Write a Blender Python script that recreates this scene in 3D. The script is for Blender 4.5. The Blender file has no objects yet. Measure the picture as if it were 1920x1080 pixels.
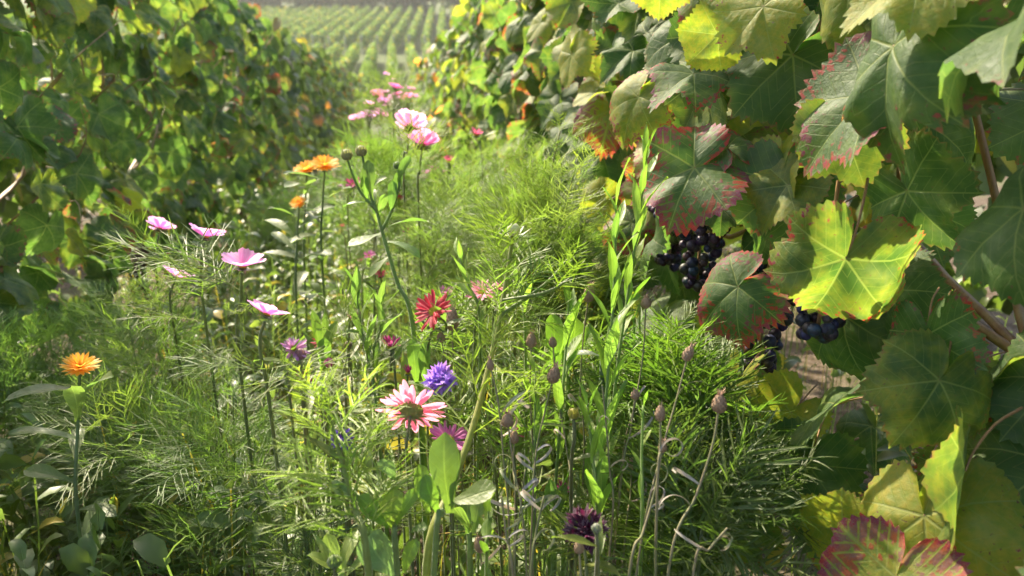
import bpy, math, random
import numpy as np
from mathutils import Vector, Matrix
R = math.radians
rng = random.Random(7)
sc = bpy.context.scene
COL = sc.collection

# ------------------------------------------------------------------ camera
FPX = 1500.0
PITCH, YAW = R(20.0), R(8.2)
CAM = Vector((0, 0, 0.85))
fwd = Vector((math.sin(YAW) * math.cos(PITCH), math.cos(YAW) * math.cos(PITCH), -math.sin(PITCH)))
right = Vector((math.cos(YAW), -math.sin(YAW), 0))
up = right.cross(fwd)
cd = bpy.data.cameras.new("camera")
cam = bpy.data.objects.new("camera", cd)
COL.objects.link(cam)
cam.matrix_world = Matrix((
    (right.x, up.x, -fwd.x, CAM.x), (right.y, up.y, -fwd.y, CAM.y), (right.z, up.z, -fwd.z, CAM.z), (0, 0, 0, 1)))
cd.sensor_width = 36
cd.lens = 36 * FPX / 1920
cd.clip_start, cd.clip_end = 0.02, 4000
cd.dof.use_dof = True
cd.dof.focus_distance = 0.90
cd.dof.aperture_fstop = 6.3
sc.camera = cam

# ------------------------------------------------------------------ light
SUN_EL, SUN_AZ = R(39), R(-24)           # azimuth from +Y, negative = towards -X
world = bpy.data.worlds.new("World"); sc.world = world; world.use_nodes = True
wn = world.node_tree
bg = wn.nodes["Background"]
sky = wn.nodes.new("ShaderNodeTexSky"); sky.sky_type = 'NISHITA'; sky.sun_disc = False
sky.sun_elevation = SUN_EL; sky.sun_rotation = SUN_AZ
sky.air_density = 1.2; sky.dust_density = 3.0
wn.links.new(sky.outputs[0], bg.inputs[0]); bg.inputs[1].default_value = 0.15
sd = bpy.data.lights.new("sun", 'SUN'); sd.energy = 5.0; sd.angle = R(0.6); sd.color = (1.0, 0.88, 0.67)
sun = bpy.data.objects.new("sun", sd); COL.objects.link(sun)
sdir = Vector((math.sin(SUN_AZ) * math.cos(SUN_EL), math.cos(SUN_AZ) * math.cos(SUN_EL), math.sin(SUN_EL)))
sun.rotation_euler = sdir.to_track_quat('Z', 'Y').to_euler()
sun.location = (-5, 10, 12)
sc.view_settings.view_transform = 'Standard'
sc.view_settings.look = 'None'
sc.view_settings.gamma = 1.0
sc.view_settings.exposure = 1.45
sc.render.engine = 'CYCLES'
sc.cycles.use_denoising = True
sc.cycles.use_adaptive_sampling = True
sc.cycles.adaptive_threshold = 0.025
sc.cycles.max_bounces = 8
sc.cycles.diffuse_bounces = 4
sc.cycles.glossy_bounces = 2
sc.cycles.transmission_bounces = 5
sc.cycles.caustics_reflective = False
sc.cycles.caustics_refractive = False

# ------------------------------------------------------------------ helpers
def at(px, py, d):
    """the point at depth d along the direction of photograph pixel (px, py)"""
    return CAM + fwd * d + right * (d * (px - 960) / FPX) - up * (d * (py - 540) / FPX)

def camdir(x, y, z):
    """a direction given as right, up, towards the viewer"""
    return (right * x + up * y - fwd * z).normalized()

def gz(x, y):
    if y < 22: return -0.1175 * y
    if y < 27:
        t = y - 22
        return -0.1175 * 22 - 0.1175 * (t - t * t / 10)
    b = -0.1175 * 24.5
    if y < 52: return b
    if y < 56: return b + 0.0527 * (y - 52) ** 2 / 8
    if y < 130: return b + 0.0527 * (y - 54)
    return b + 0.0527 * 76

def V(*a): return Vector(a)

class MB:
    def __init__(s): s.v = []; s.f = []; s.m = []; s.uv = []
    def quad_strip(s, cols, mat=0, uvs=None):
        """cols: list of rows, each a list of points; makes a grid"""
        o = len(s.v); n = len(cols[0])
        for c in cols: s.v.extend([tuple(p) for p in c])
        for i in range(len(cols) - 1):
            for j in range(n - 1):
                a = o + i * n + j
                s.f.append((a, a + 1, a + n + 1, a + n)); s.m.append(mat)
                if uvs is None:
                    s.uv.append([(j / (n - 1), i / (len(cols) - 1)), ((j + 1) / (n - 1), i / (len(cols) - 1)),
                                 ((j + 1) / (n - 1), (i + 1) / (len(cols) - 1)), (j / (n - 1), (i + 1) / (len(cols) - 1))])
    def tube(s, pts, rad, n=6, mat=0, cap=True):
        pts = [Vector(p) for p in pts]
        if not hasattr(rad, '__len__'): rad = [rad] * len(pts)
        o = len(s.v); ref = None
        for i, p in enumerate(pts):
            t = (pts[min(i + 1, len(pts) - 1)] - pts[max(i - 1, 0)])
            t = t.normalized() if t.length > 1e-9 else V(0, 0, 1)
            if ref is None: ref = t.orthogonal().normalized()
            a = (ref - t * ref.dot(t)).normalized(); b = t.cross(a); ref = a
            for k in range(n):
                q = 2 * math.pi * k / n
                s.v.append(tuple(p + (a * math.cos(q) + b * math.sin(q)) * rad[i]))
        for i in range(len(pts) - 1):
            for k in range(n):
                a0 = o + i * n + k; a1 = o + i * n + (k + 1) % n
                s.f.append((a0, a1, a1 + n, a0 + n)); s.m.append(mat)
                s.uv.append([(k / n, i), ((k + 1) / n, i), ((k + 1) / n, i + 1), (k / n, i + 1)])
        if cap:
            e = o + (len(pts) - 1) * n
            s.f.append(tuple(range(e, e + n))); s.m.append(mat); s.uv.append([(0, 0)] * n)
    def ribbon(s, pts, wid, nrm, fold=0.0, mat=0):
        pts = [Vector(p) for p in pts]; rows = []
        for i, p in enumerate(pts):
            t = (pts[min(i + 1, len(pts) - 1)] - pts[max(i - 1, 0)])
            t = t.normalized() if t.length > 1e-9 else V(0, 0, 1)
            sd_ = t.cross(nrm)
            sd_ = sd_.normalized() if sd_.length > 1e-6 else t.orthogonal().normalized()
            nn = sd_.cross(t)
            w = wid[i] if hasattr(wid, '__len__') else wid
            if fold: rows.append([p - sd_ * w + nn * fold * w, p, p + sd_ * w + nn * fold * w])
            else: rows.append([p - sd_ * w, p + sd_ * w])
        s.quad_strip(rows, mat)
    def lathe(s, prof, n=10, mat=0, M=None, wob=0.0, rnd=None):
        o = len(s.v)
        for (r, z) in prof:
            for k in range(n):
                q = 2 * math.pi * k / n
                rr = r * (1 + (rnd.uniform(-wob, wob) if rnd else 0))
                p = V(rr * math.cos(q), rr * math.sin(q), z)
                s.v.append(tuple(M @ p if M else p))
        for i in range(len(prof) - 1):
            for k in range(n):
                a0 = o + i * n + k; a1 = o + i * n + (k + 1) % n
                s.f.append((a0, a1, a1 + n, a0 + n)); s.m.append(mat)
                s.uv.append([(k / n, i), ((k + 1) / n, i), ((k + 1) / n, i + 1), (k / n, i + 1)])
    def mesh(s, name, mats, smooth=True):
        me = bpy.data.meshes.new(name)
        me.from_pydata(s.v, [], s.f)
        for m in mats: me.materials.append(m)
        if len(mats) > 1: me.polygons.foreach_set("material_index", s.m)
        if smooth: me.polygons.foreach_set("use_smooth", [True] * len(s.f))
        if len(s.uv) == len(s.f):
            uvl = me.uv_layers.new(name="UVMap")
            uvl.data.foreach_set("uv", [c for fc in s.uv for p in fc for c in p])
        me.update()
        return me

WM = {}
def put(me, name, parent=None, M=None, color=None):
    """one mesh object; M is its world matrix"""
    o = bpy.data.objects.new(name, me); COL.objects.link(o)
    M = M.copy() if M is not None else Matrix.Identity(4)
    WM[o.name] = M
    if parent is not None:
        o.parent = parent
        o.matrix_basis = WM[parent.name].inverted() @ M
    else: o.matrix_basis = M
    if color is not None: o.color = (color[0], color[1], color[2], 1)
    return o
def thing(name, label, cat, loc, group=None):
    o = bpy.data.objects.new(name, None); COL.objects.link(o)
    o.empty_display_size = 0.05
    M = Matrix.Translation(Vector(loc)); o.matrix_basis = M; WM[o.name] = M
    o["label"] = label; o["category"] = cat
    if group: o["group"] = group
    return o
def tag(o, label=None, cat=None, group=None, kind=None):
    for k, v in (("label", label), ("category", cat), ("group", group), ("kind", kind)):
        if v: o[k] = v
    return o
def frame(loc, ydir, zdir, s=1.0):
    """matrix with +Y along ydir and +Z near zdir; s: scale or (sx,sy,sz)"""
    y = Vector(ydir).normalized(); z = Vector(zdir); z = z - y * z.dot(y)
    z = z.normalized() if z.length > 1e-6 else y.orthogonal().normalized()
    x = y.cross(z)
    if not hasattr(s, '__len__'): s = (s, s, s)
    return Matrix(((x.x * s[0], y.x * s[1], z.x * s[2], loc[0]), (x.y * s[0], y.y * s[1], z.y * s[2], loc[1]),
                   (x.z * s[0], y.z * s[1], z.z * s[2], loc[2]), (0, 0, 0, 1)))
def rv(r, s=1.0): return V(r.gauss(0, s), r.gauss(0, s), r.gauss(0, s))
def smooth_path(pts, per=6):
    pts = [Vector(p) for p in pts]
    if len(pts) == 2: return [pts[0].lerp(pts[1], i / per) for i in range(per + 1)]
    out = []; P = [pts[0] * 2 - pts[1]] + pts + [pts[-1] * 2 - pts[-2]]
    for i in range(1, len(P) - 2):
        a, b, c, d = P[i - 1], P[i], P[i + 1], P[i + 2]
        for k in range(per):
            t = k / per
            out.append(0.5 * ((2 * b) + (c - a) * t + (2 * a - 5 * b + 4 * c - d) * t * t + (3 * b - a - 3 * c + d) * t ** 3))
    out.append(pts[-1]); return out
def along(path, t):
    """point and tangent at fraction t of a path"""
    n = len(path) - 1; x = min(max(t, 0), 0.9999) * n; i = int(x)
    return path[i].lerp(path[i + 1], x - i), (path[i + 1] - path[i]).normalized()

# ------------------------------------------------------------------ materials
class NT:
    def __init__(s, name):
        s.m = bpy.data.materials.new(name); s.m.use_nodes = True
        s.t = s.m.node_tree; s.t.nodes.clear()
        s.out = s.t.nodes.new("ShaderNodeOutputMaterial")
    def n(s, typ, **kw):
        nd = s.t.nodes.new(typ)
        for k, v in kw.items(): setattr(nd, k, v)
        return nd
    def link(s, a, b):
        if hasattr(a, 'links'): s.t.links.new(a, b)
        elif isinstance(a, (tuple, list)): b.default_value = tuple(a) + ((1,) if len(a) == 3 and len(b.default_value) == 4 else ())
        else: b.default_value = a
    def math(s, op, a, b=0.0, c=None, clamp=False):
        nd = s.n("ShaderNodeMath", operation=op, use_clamp=clamp)
        s.link(a, nd.inputs[0]); s.link(b, nd.inputs[1])
        if c is not None: s.link(c, nd.inputs[2])
        return nd.outputs[0]
    def mix(s, f, a, b, blend='MIX'):
        nd = s.n("ShaderNodeMix", data_type='RGBA', blend_type=blend)
        s.link(f, nd.inputs[0]); s.link(a, nd.inputs[6]); s.link(b, nd.inputs[7])
        return nd.outputs[2]
    def step(s, x, lo, hi):
        nd = s.n("ShaderNodeMapRange", interpolation_type='SMOOTHSTEP')
        s.link(x, nd.inputs[0]); s.link(lo, nd.inputs[1]); s.link(hi, nd.inputs[2])
        return nd.outputs[0]
    def noise(s, vec, scale, detail=3.0, rough=0.55):
        nd = s.n("ShaderNodeTexNoise"); nd.inputs["Scale"].default_value = scale
        nd.inputs["Detail"].default_value = detail; nd.inputs["Roughness"].default_value = rough
        if vec is not None: s.t.links.new(vec, nd.inputs["Vector"])
        return nd.outputs[0]
    def vadd(s, a, b):
        nd = s.n("ShaderNodeVectorMath", operation='ADD'); s.link(a, nd.inputs[0]); s.link(b, nd.inputs[1]); return nd.outputs[0]
    def comb(s, x, y, z):
        nd = s.n("ShaderNodeCombineXYZ"); s.link(x, nd.inputs[0]); s.link(y, nd.inputs[1]); s.link(z, nd.inputs[2]); return nd.outputs[0]
    def bump(s, h, strength, dist=0.002):
        nd = s.n("ShaderNodeBump"); nd.inputs["Strength"].default_value = strength; nd.inputs["Distance"].default_value = dist
        s.link(h, nd.inputs["Height"]); return nd.outputs[0]
    def finish(s, col, rough=0.5, spec=0.4, nrm=None, trans=0.0, tcol=None, coat=0.0, sheen=0.0):
        p = s.n("ShaderNodeBsdfPrincipled")
        s.link(col, p.inputs["Base Color"]); s.link(rough, p.inputs["Roughness"])
        s.link(spec, p.inputs["Specular IOR Level"])
        if sheen: p.inputs["Sheen Weight"].default_value = sheen
        if nrm is not None: s.link(nrm, p.inputs["Normal"])
        sh = p.outputs[0]
        if trans:
            t = s.n("ShaderNodeBsdfTranslucent"); s.link(tcol if tcol is not None else col, t.inputs[0])
            mx = s.n("ShaderNodeMixShader"); s.link(trans, mx.inputs[0])
            s.t.links.new(sh, mx.inputs[1]); s.t.links.new(t.outputs[0], mx.inputs[2]); sh = mx.outputs[0]
        s.t.links.new(sh, s.out.inputs[0])
        return s.m

def brighten(nt, col, mul, gam=1.0):
    nd = nt.n("ShaderNodeVectorMath", operation='MULTIPLY'); nt.link(col, nd.inputs[0]); nd.inputs[1].default_value = mul
    return nd.outputs[0]

def mat_vine_leaf():
    """object colour: R = autumn red, G = yellowing, B = variation"""
    s = NT("vine_leaf")
    uvp = s.n("ShaderNodeUVMap", uv_map="polar").outputs[0]; uvv = s.n("ShaderNodeUVMap", uv_map="vein").outputs[0]
    sp = s.n("ShaderNodeSeparateXYZ"); s.t.links.new(uvp, sp.inputs[0])
    sv = s.n("ShaderNodeSeparateXYZ"); s.t.links.new(uvv, sv.inputs[0])
    t = sp.outputs[0]; u, v = sv.outputs[0], sv.outputs[1]
    oi = s.n("ShaderNodeObjectInfo"); so = s.n("ShaderNodeSeparateColor"); s.t.links.new(oi.outputs["Color"], so.inputs[0])
    red, yel, var = so.outputs[0], so.outputs[1], so.outputs[2]
    tc = s.n("ShaderNodeTexCoord").outputs["Object"]
    vec = s.vadd(tc, s.comb(s.math('MULTIPLY', var, 37.0), s.math('MULTIPLY', oi.outputs["Random"], 19.0), 0.0))
    n1 = s.noise(vec, 3.0, 4.0); n2 = s.noise(vec, 11.0, 3.0); n3 = s.noise(vec, 60.0, 2.0)
    # main veins and chevron side veins
    w = s.math('MULTIPLY_ADD', u, -0.010, 0.016)
    main = s.math('SUBTRACT', 1.0, s.step(v, s.math('MULTIPLY', w, 0.5), s.math('MULTIPLY', w, 1.3)))
    ch = s.math('ABSOLUTE', s.math('SUBTRACT', s.math('FRACT', s.math('MULTIPLY', s.math('SUBTRACT', u, s.math('MULTIPLY', v, 0.75)), 7.5)), 0.5))
    side = s.math('MULTIPLY', s.step(ch, 0.44, 0.495), s.step(v, 0.0, 0.02))
    between = s.math('SUBTRACT', 1.0, s.math('MAXIMUM', s.math('SUBTRACT', 1.0, s.step(v, 0.012, 0.05)), s.step(ch, 0.32, 0.44)))
    vein = s.math('MAXIMUM', main, s.math('MULTIPLY', side, 0.55))
    green = s.mix(s.step(n1, 0.35, 0.68), (0.045, 0.088, 0.022), (0.075, 0.125, 0.03))
    yg = s.mix(s.step(n2, 0.3, 0.7), (0.16, 0.20, 0.025), (0.26, 0.23, 0.03))
    ymask = s.step(s.math('ADD', s.math('MULTIPLY', n1, 0.6), s.math('ADD', yel, s.math('MULTIPLY', t, 0.15))), 0.55, 0.95)
    col = s.mix(ymask, green, yg)
    col = s.mix(s.math('MULTIPLY', vein, 0.6), col, (0.22, 0.25, 0.08))
    # red: from the margin inwards, between the veins
    rm = s.math('ADD', s.math('ADD', s.math('MULTIPLY', t, 0.50), s.math('MULTIPLY', n2, 0.95)), s.math('MULTIPLY', red, 0.85))
    rm = s.step(rm, 1.17, 1.27)
    rm = s.math('MULTIPLY', rm, s.math('ADD', s.math('MULTIPLY', between, 0.75), s.math('MULTIPLY', s.step(t, 0.84, 1.0), s.step(n3, 0.35, 0.6))), clamp=True)
    rc = s.mix(s.step(n1, 0.42, 0.58), (0.36, 0.035, 0.02), (0.15, 0.04, 0.10))
    rc = s.mix(s.step(n3, 0.35, 0.75), rc, (0.20, 0.02, 0.03))
    col = s.mix(rm, col, rc)
    # brown flecks and a pale spray bloom
    fl = s.math('MULTIPLY', s.step(s.noise(vec, 26.0, 1.0), 0.69, 0.74), s.step(n1, 0.45, 0.6))
    col = s.mix(fl, col, (0.13, 0.075, 0.035))
    col = s.mix(s.math('MULTIPLY', s.step(s.noise(vec, 1.7, 5.0), 0.5, 0.8), 0.30), col, (0.24, 0.27, 0.20))
    # brown burnt edge
    be = s.math('MULTIPLY', s.step(s.math('ADD', t, s.math('MULTIPLY', n2, 0.22)), 1.06, 1.16), s.step(var, 0.35, 0.6))
    col = s.mix(be, col, (0.20, 0.10, 0.05))
    h = s.math('ADD', s.math('MULTIPLY', vein, -1.3), s.math('ADD', s.math('MULTIPLY', n2, 0.5), s.math('MULTIPLY', n3, 0.12)))
    # pores of the blade: pale underside
    geo = s.n("ShaderNodeNewGeometry")
    front = s.mix(s.math('MULTIPLY', geo.outputs["Backfacing"], 0.45), col, (0.20, 0.24, 0.12))
    tr = s.mix(1.0, col, (2.6, 3.0, 1.6), 'MULTIPLY')
    return s.finish(front, s.math('MULTIPLY_ADD', n2, 0.3, 0.42), 0.28, s.bump(h, 0.30, 0.009), 0.42, tr)

def mat_leafy(name, rough=0.42, spec=0.45, trans=0.42, tmul=(2.2, 2.5, 1.2), island=0.0, veins=0.0, noise_scale=60, fixed=None, sheen=0.0, back=None):
    """foliage tinted by object colour (or fixed), blotched, with optional per-leaf variation"""
    s = NT(name)
    if fixed: base = s.n("ShaderNodeRGB"); base.outputs[0].default_value = fixed + (1,); base = base.outputs[0]
    else: base = s.n("ShaderNodeObjectInfo").outputs["Color"]
    geo = s.n("ShaderNodeNewGeometry")
    tc = s.n("ShaderNodeTexCoord").outputs["Object"]
    n1 = s.noise(geo.outputs["Position"], noise_scale, 3.0); n0 = s.noise(geo.outputs["Position"], 7.0, 2.0)
    k = s.math('MULTIPLY_ADD', n1, 0.6, 0.40); k = s.math('ADD', k, s.math('MULTIPLY', n0, 0.6))
    if island:
        k = s.math('MULTIPLY', k, s.math('MULTIPLY_ADD', geo.outputs["Random Per Island"], island * 1.6, 1 - island * 0.7))
    col = s.mix(1.0, base, s.comb(k, k, s.math('MULTIPLY', k, k)), 'MULTIPLY')
    col = s.mix(s.step(n0, 0.55, 0.8), col, s.mix(1.0, col, (1.35, 1.1, 0.7), 'MULTIPLY'))
    if island:
        col = s.mix(s.step(geo.outputs["Random Per Island"], 0.90, 0.94), col, s.mix(1.0, col, (2.3, 1.25, 0.6), 'MULTIPLY'))
    nrm = None
    if veins:
        uv = s.n("ShaderNodeUVMap", uv_map="UVMap").outputs[0]; sv = s.n("ShaderNodeSeparateXYZ"); s.t.links.new(uv, sv.inputs[0])
        vv = s.math('ABSOLUTE', s.math('SUBTRACT', sv.outputs[0], 0.5))
        mid = s.math('SUBTRACT', 1.0, s.step(vv, 0.01, 0.05))
        ch = s.math('ABSOLUTE', s.math('SUBTRACT', s.math('FRACT', s.math('MULTIPLY', s.math('SUBTRACT', sv.outputs[1], s.math('MULTIPLY', vv, 0.4)), 8.0)), 0.5))
        vm = s.math('MAXIMUM', mid, s.math('MULTIPLY', s.step(ch, 0.42, 0.5), 0.4))
        col = s.mix(s.math('MULTIPLY', vm, veins), col, s.mix(1.0, col, (1.9, 1.7, 1.8), 'MULTIPLY'))
        edge = s.step(vv, 0.46, 0.5)
        col = s.mix(s.math('MULTIPLY', edge, 0.5), col, s.mix(1.0, col, (2.0, 1.9, 1.7), 'MULTIPLY'))
        nrm = s.bump(s.math('ADD', s.math('MULTIPLY', vm, -0.5), n1), 0.35, 0.004)
    if back: col = s.mix(s.math('MULTIPLY', geo.outputs["Backfacing"], 0.5), col, back)
    tr = s.mix(1.0, col, tmul, 'MULTIPLY')
    return s.finish(col, rough, spec, nrm, trans, tr, sheen=sheen)

def mat_petal():
    s = NT("petal")
    base = s.n("ShaderNodeObjectInfo").outputs["Color"]
    uv = s.n("ShaderNodeUVMap", uv_map="UVMap").outputs[0]; sv = s.n("ShaderNodeSeparateXYZ"); s.t.links.new(uv, sv.inputs[0])
    st = s.noise(s.comb(s.math('MULTIPLY', sv.outputs[0], 14.0), s.math('MULTIPLY', sv.outputs[1], 1.2), s.n("ShaderNodeObjectInfo").outputs["Random"]), 1.0, 2.0)
    col = s.mix(s.step(st, 0.35, 0.7), s.mix(1.0, base, (0.86, 0.72, 0.80), 'MULTIPLY'), s.mix(0.12, base, (0.9, 0.85, 0.9)))
    tip = s.step(sv.outputs[1], 0.0, 0.55)
    col = s.mix(tip, s.mix(1.0, col, (0.92, 0.75, 0.80), 'MULTIPLY'), col)
    vv = s.math('ABSOLUTE', s.math('SUBTRACT', sv.outputs[0], 0.5))
    col = s.mix(s.math('MULTIPLY', s.step(vv, 0.33, 0.5), 0.35), col, s.mix(0.5, base, (0.9, 0.85, 0.88)))
    return s.finish(col, 0.5, 0.3, s.bump(st, 0.3, 0.001), 0.5, s.mix(1.0, col, (1.35, 1.25, 1.3), 'MULTIPLY'))

def mat_plain(name, c1, c2, scale, rough=0.7, spec=0.3, bump=0.3, bdist=0.004, streak=None, objcol=False, detail=4.0):
    s = NT(name)
    tc = s.n("ShaderNodeTexCoord").outputs["Object"]
    if streak:
        mp = s.n("ShaderNodeMapping"); mp.inputs["Scale"].default_value = streak; s.t.links.new(tc, mp.inputs[0]); tc = mp.outputs[0]
    n1 = s.noise(tc, scale, detail); n2 = s.noise(tc, scale * 4.3, 3.0)
    col = s.mix(s.step(n1, 0.3, 0.7), c1, c2)
    if objcol: col = s.mix(1.0, col, s.n("ShaderNodeObjectInfo").outputs["Color"], 'MULTIPLY')
    col = s.mix(s.math('MULTIPLY', s.step(n2, 0.5, 0.75), 0.5), col, s.mix(1.0, col, (0.55, 0.5, 0.5), 'MULTIPLY'))
    return s.finish(col, rough, spec, s.bump(s.math('ADD', n1, s.math('MULTIPLY', n2, 0.4)), bump, bdist))

M_VINE = mat_vine_leaf()
M_FEATH = mat_leafy("feathery_leaf", 0.46, 0.38, 0.45, (1.8, 2.3, 1.0), noise_scale=40)
M_BROAD = mat_leafy("broad_leaf", 0.45, 0.4, 0.45, (1.8, 2.35, 1.1), veins=0.5, noise_scale=90)
M_STEM = mat_leafy("green_stem", 0.5, 0.35, 0.30, (2, 2.2, 1), noise_scale=120, sheen=0.3)
M_UNDER = mat_leafy("undergrowth_leaf", 0.42, 0.45, 0.40, (2.0, 2.3, 1.0), island=0.5, noise_scale=30)
M_FARVINE = mat_leafy("far_vine_leaf", 0.6, 0.25, 0.45, (1.8, 2.0, 1.2), island=0.45, noise_scale=2.0)
M_TREE = mat_leafy("tree_leaf", 0.6, 0.25, 0.35, (1.6, 1.8, 1.0), island=0.4, noise_scale=1.0)
M_FOLI = mat_leafy("vine_foliage", 0.5, 0.35, 0.45, (2.2, 2.5, 1.2), island=0.55, noise_scale=25)
M_PETAL = mat_petal()
M_DISC = mat_plain("flower_disc", (0.62, 0.50, 0.04), (0.45, 0.42, 0.03), 300, 0.7, 0.2, 0.8, 0.002)
M_CALYX = mat_leafy("calyx", 0.5, 0.3, 0.3, (1.8, 2.0, 1.0), noise_scale=250, sheen=0.4)
M_DRYHEAD = mat_plain("dry_seed_head", (0.33, 0.20, 0.12), (0.50, 0.35, 0.23), 160, 0.75, 0.2, 0.7, 0.002)
M_BRISTLE = mat_plain("dry_bristle", (0.52, 0.34, 0.22), (0.40, 0.24, 0.16), 200, 0.75, 0.2, 0.2)
M_DRYSTEM = mat_plain("dry_stem", (0.16, 0.17, 0.075), (0.25, 0.20, 0.12), 60, 0.7, 0.25, 0.4, 0.001, streak=(1, 1, 0.15))
M_DRYLEAF = mat_leafy("dry_leaf", 0.55, 0.3, 0.25, (1.3, 1.2, 1.1), noise_scale=70)
M_BARK = mat_plain("vine_bark", (0.085, 0.055, 0.038), (0.17, 0.115, 0.08), 45, 0.9, 0.15, 1.0, 0.012, streak=(1, 1, 0.2))
M_CANE = mat_plain("vine_cane", (0.24, 0.12, 0.05), (0.30, 0.19, 0.08), 60, 0.55, 0.35, 0.4, 0.002, streak=(1, 1, 0.2))
M_POST = mat_plain("weathered_post", (0.26, 0.23, 0.21), (0.38, 0.34, 0.32), 18, 0.85, 0.2, 0.6, 0.004, streak=(1, 1, 0.1))
M_WIRE = mat_plain("galvanised_wire", (0.30, 0.30, 0.30), (0.22, 0.20, 0.18), 80, 0.45, 0.5, 0.2)
M_GRAPE = mat_plain("grape_skin", (0.014, 0.008, 0.018), (0.075, 0.060, 0.095), 1.6, 0.5, 0.4, 0.1, 0.001, objcol=True)
M_TRUNK = mat_plain("tree_bark", (0.10, 0.075, 0.05), (0.16, 0.12, 0.09), 12, 0.9, 0.1, 0.8, 0.02, streak=(1, 1, 0.3))

def mat_ground():
    s = NT("earth")
    p = s.n("ShaderNodeNewGeometry").outputs["Position"]
    n1 = s.noise(p, 2.2, 6.0); n2 = s.noise(p, 28.0, 5.0); n0 = s.noise(p, 0.15, 3.0)
    col = s.mix(s.step(n1, 0.35, 0.65), (0.065, 0.046, 0.03), (0.12, 0.09, 0.062))
    col = s.mix(s.step(n2, 0.4, 0.7), col, (0.155, 0.12, 0.09))
    sp = s.n("ShaderNodeSeparateXYZ"); s.t.links.new(p, sp.inputs[0])
    gr = s.mix(s.step(n2, 0.35, 0.65), (0.06, 0.08, 0.028), (0.10, 0.12, 0.045))
    far = s.math('MULTIPLY', s.step(sp.outputs[1], 20.0, 24.0), s.step(s.math('ADD', n0, s.math('MULTIPLY', n1, 0.5)), 0.25, 0.5))
    col = s.mix(s.math('MAXIMUM', far, s.math('MULTIPLY', s.step(n1, 0.5, 0.6), 0.5)), col, gr)
    return s.finish(col, 0.95, 0.1, s.bump(s.math('ADD', n1, n2), 0.8, 0.03))
M_EARTH = mat_ground()

# ------------------------------------------------------------------ ground
def build_ground():
    ys = [-40, -20, -8] + [-4 + i * 0.5 for i in range(24)] + [8 + i for i in range(52)] + [60 + 5 * i for i in range(15)] + [140, 170, 220, 320, 450, 600]
    xs = [-600, -200, -80, -40, -20, -10, -5, -2.5, -1.2, -0.9, -0.6, -0.3, 0, 0.3, 0.6, 0.9, 1.2, 2.5, 5, 10, 20, 40, 80, 200, 600]
    b = MB()
    r = random.Random(3)
    b.quad_strip([[(x, y, gz(x, y) + (r.uniform(-.015, .015) if abs(x) < 3 and y < 12 else 0)) for x in xs] for y in ys])
    o = put(b.mesh("ground", [M_EARTH]), "ground"); o["kind"] = "structure"
build_ground()

# ------------------------------------------------------------------ far vineyard and trees
def hedge_mesh(name, length, w, z0, z1, per_m, size, seed, slope=None):
    """foliage of a vine row, leaf by leaf, along +Y from the origin"""
    r = random.Random(seed); b = MB()
    n = int(length * per_m)
    ph = [r.uniform(0, 6.28) for _ in range(4)]
    for i in range(n):
        y = r.uniform(0, length)
        ww = w * (0.8 + 0.25 * math.sin(y * 2.1 + ph[0]) + 0.15 * math.sin(y * 5.3 + ph[1]))
        top = z1 * (1 + 0.06 * math.sin(y * 1.7 + ph[2]) + 0.05 * math.sin(y * 4.9 + ph[3]))
        z = z0 + (top - z0) * (r.random() ** 0.8)
        x = (1 if r.random() < 0.5 else -1) * ww * math.sqrt(r.random()) * (1.0 if z < top * 0.85 else 0.6)
        c = V(x, y, z + (slope(y) if slope else 0))
        nrm = (V(x / w * 1.2, 0, 0.6) + rv(r, 0.5)).normalized()
        t = (V(0, 0, -1) + rv(r, 0.6)).normalized()
        M = frame(c, t, nrm, size * r.uniform(0.7, 1.25))
        pts = [(-.15, -.35, 0), (-.52, -.05, -.08), (-.3, .4, -.02), (0, .6, -.1), (.3, .4, -.02), (.52, -.05, -.08), (.15, -.35, 0)]
        o = len(b.v)
        b.v.append(tuple(M @ V(0, 0, .06)))
        b.v.extend(tuple(M @ V(*p)) for p in pts)
        for k in range(6): b.f.append((o, o + 1 + k, o + 2 + k)); b.m.append(0)
    return b
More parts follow.
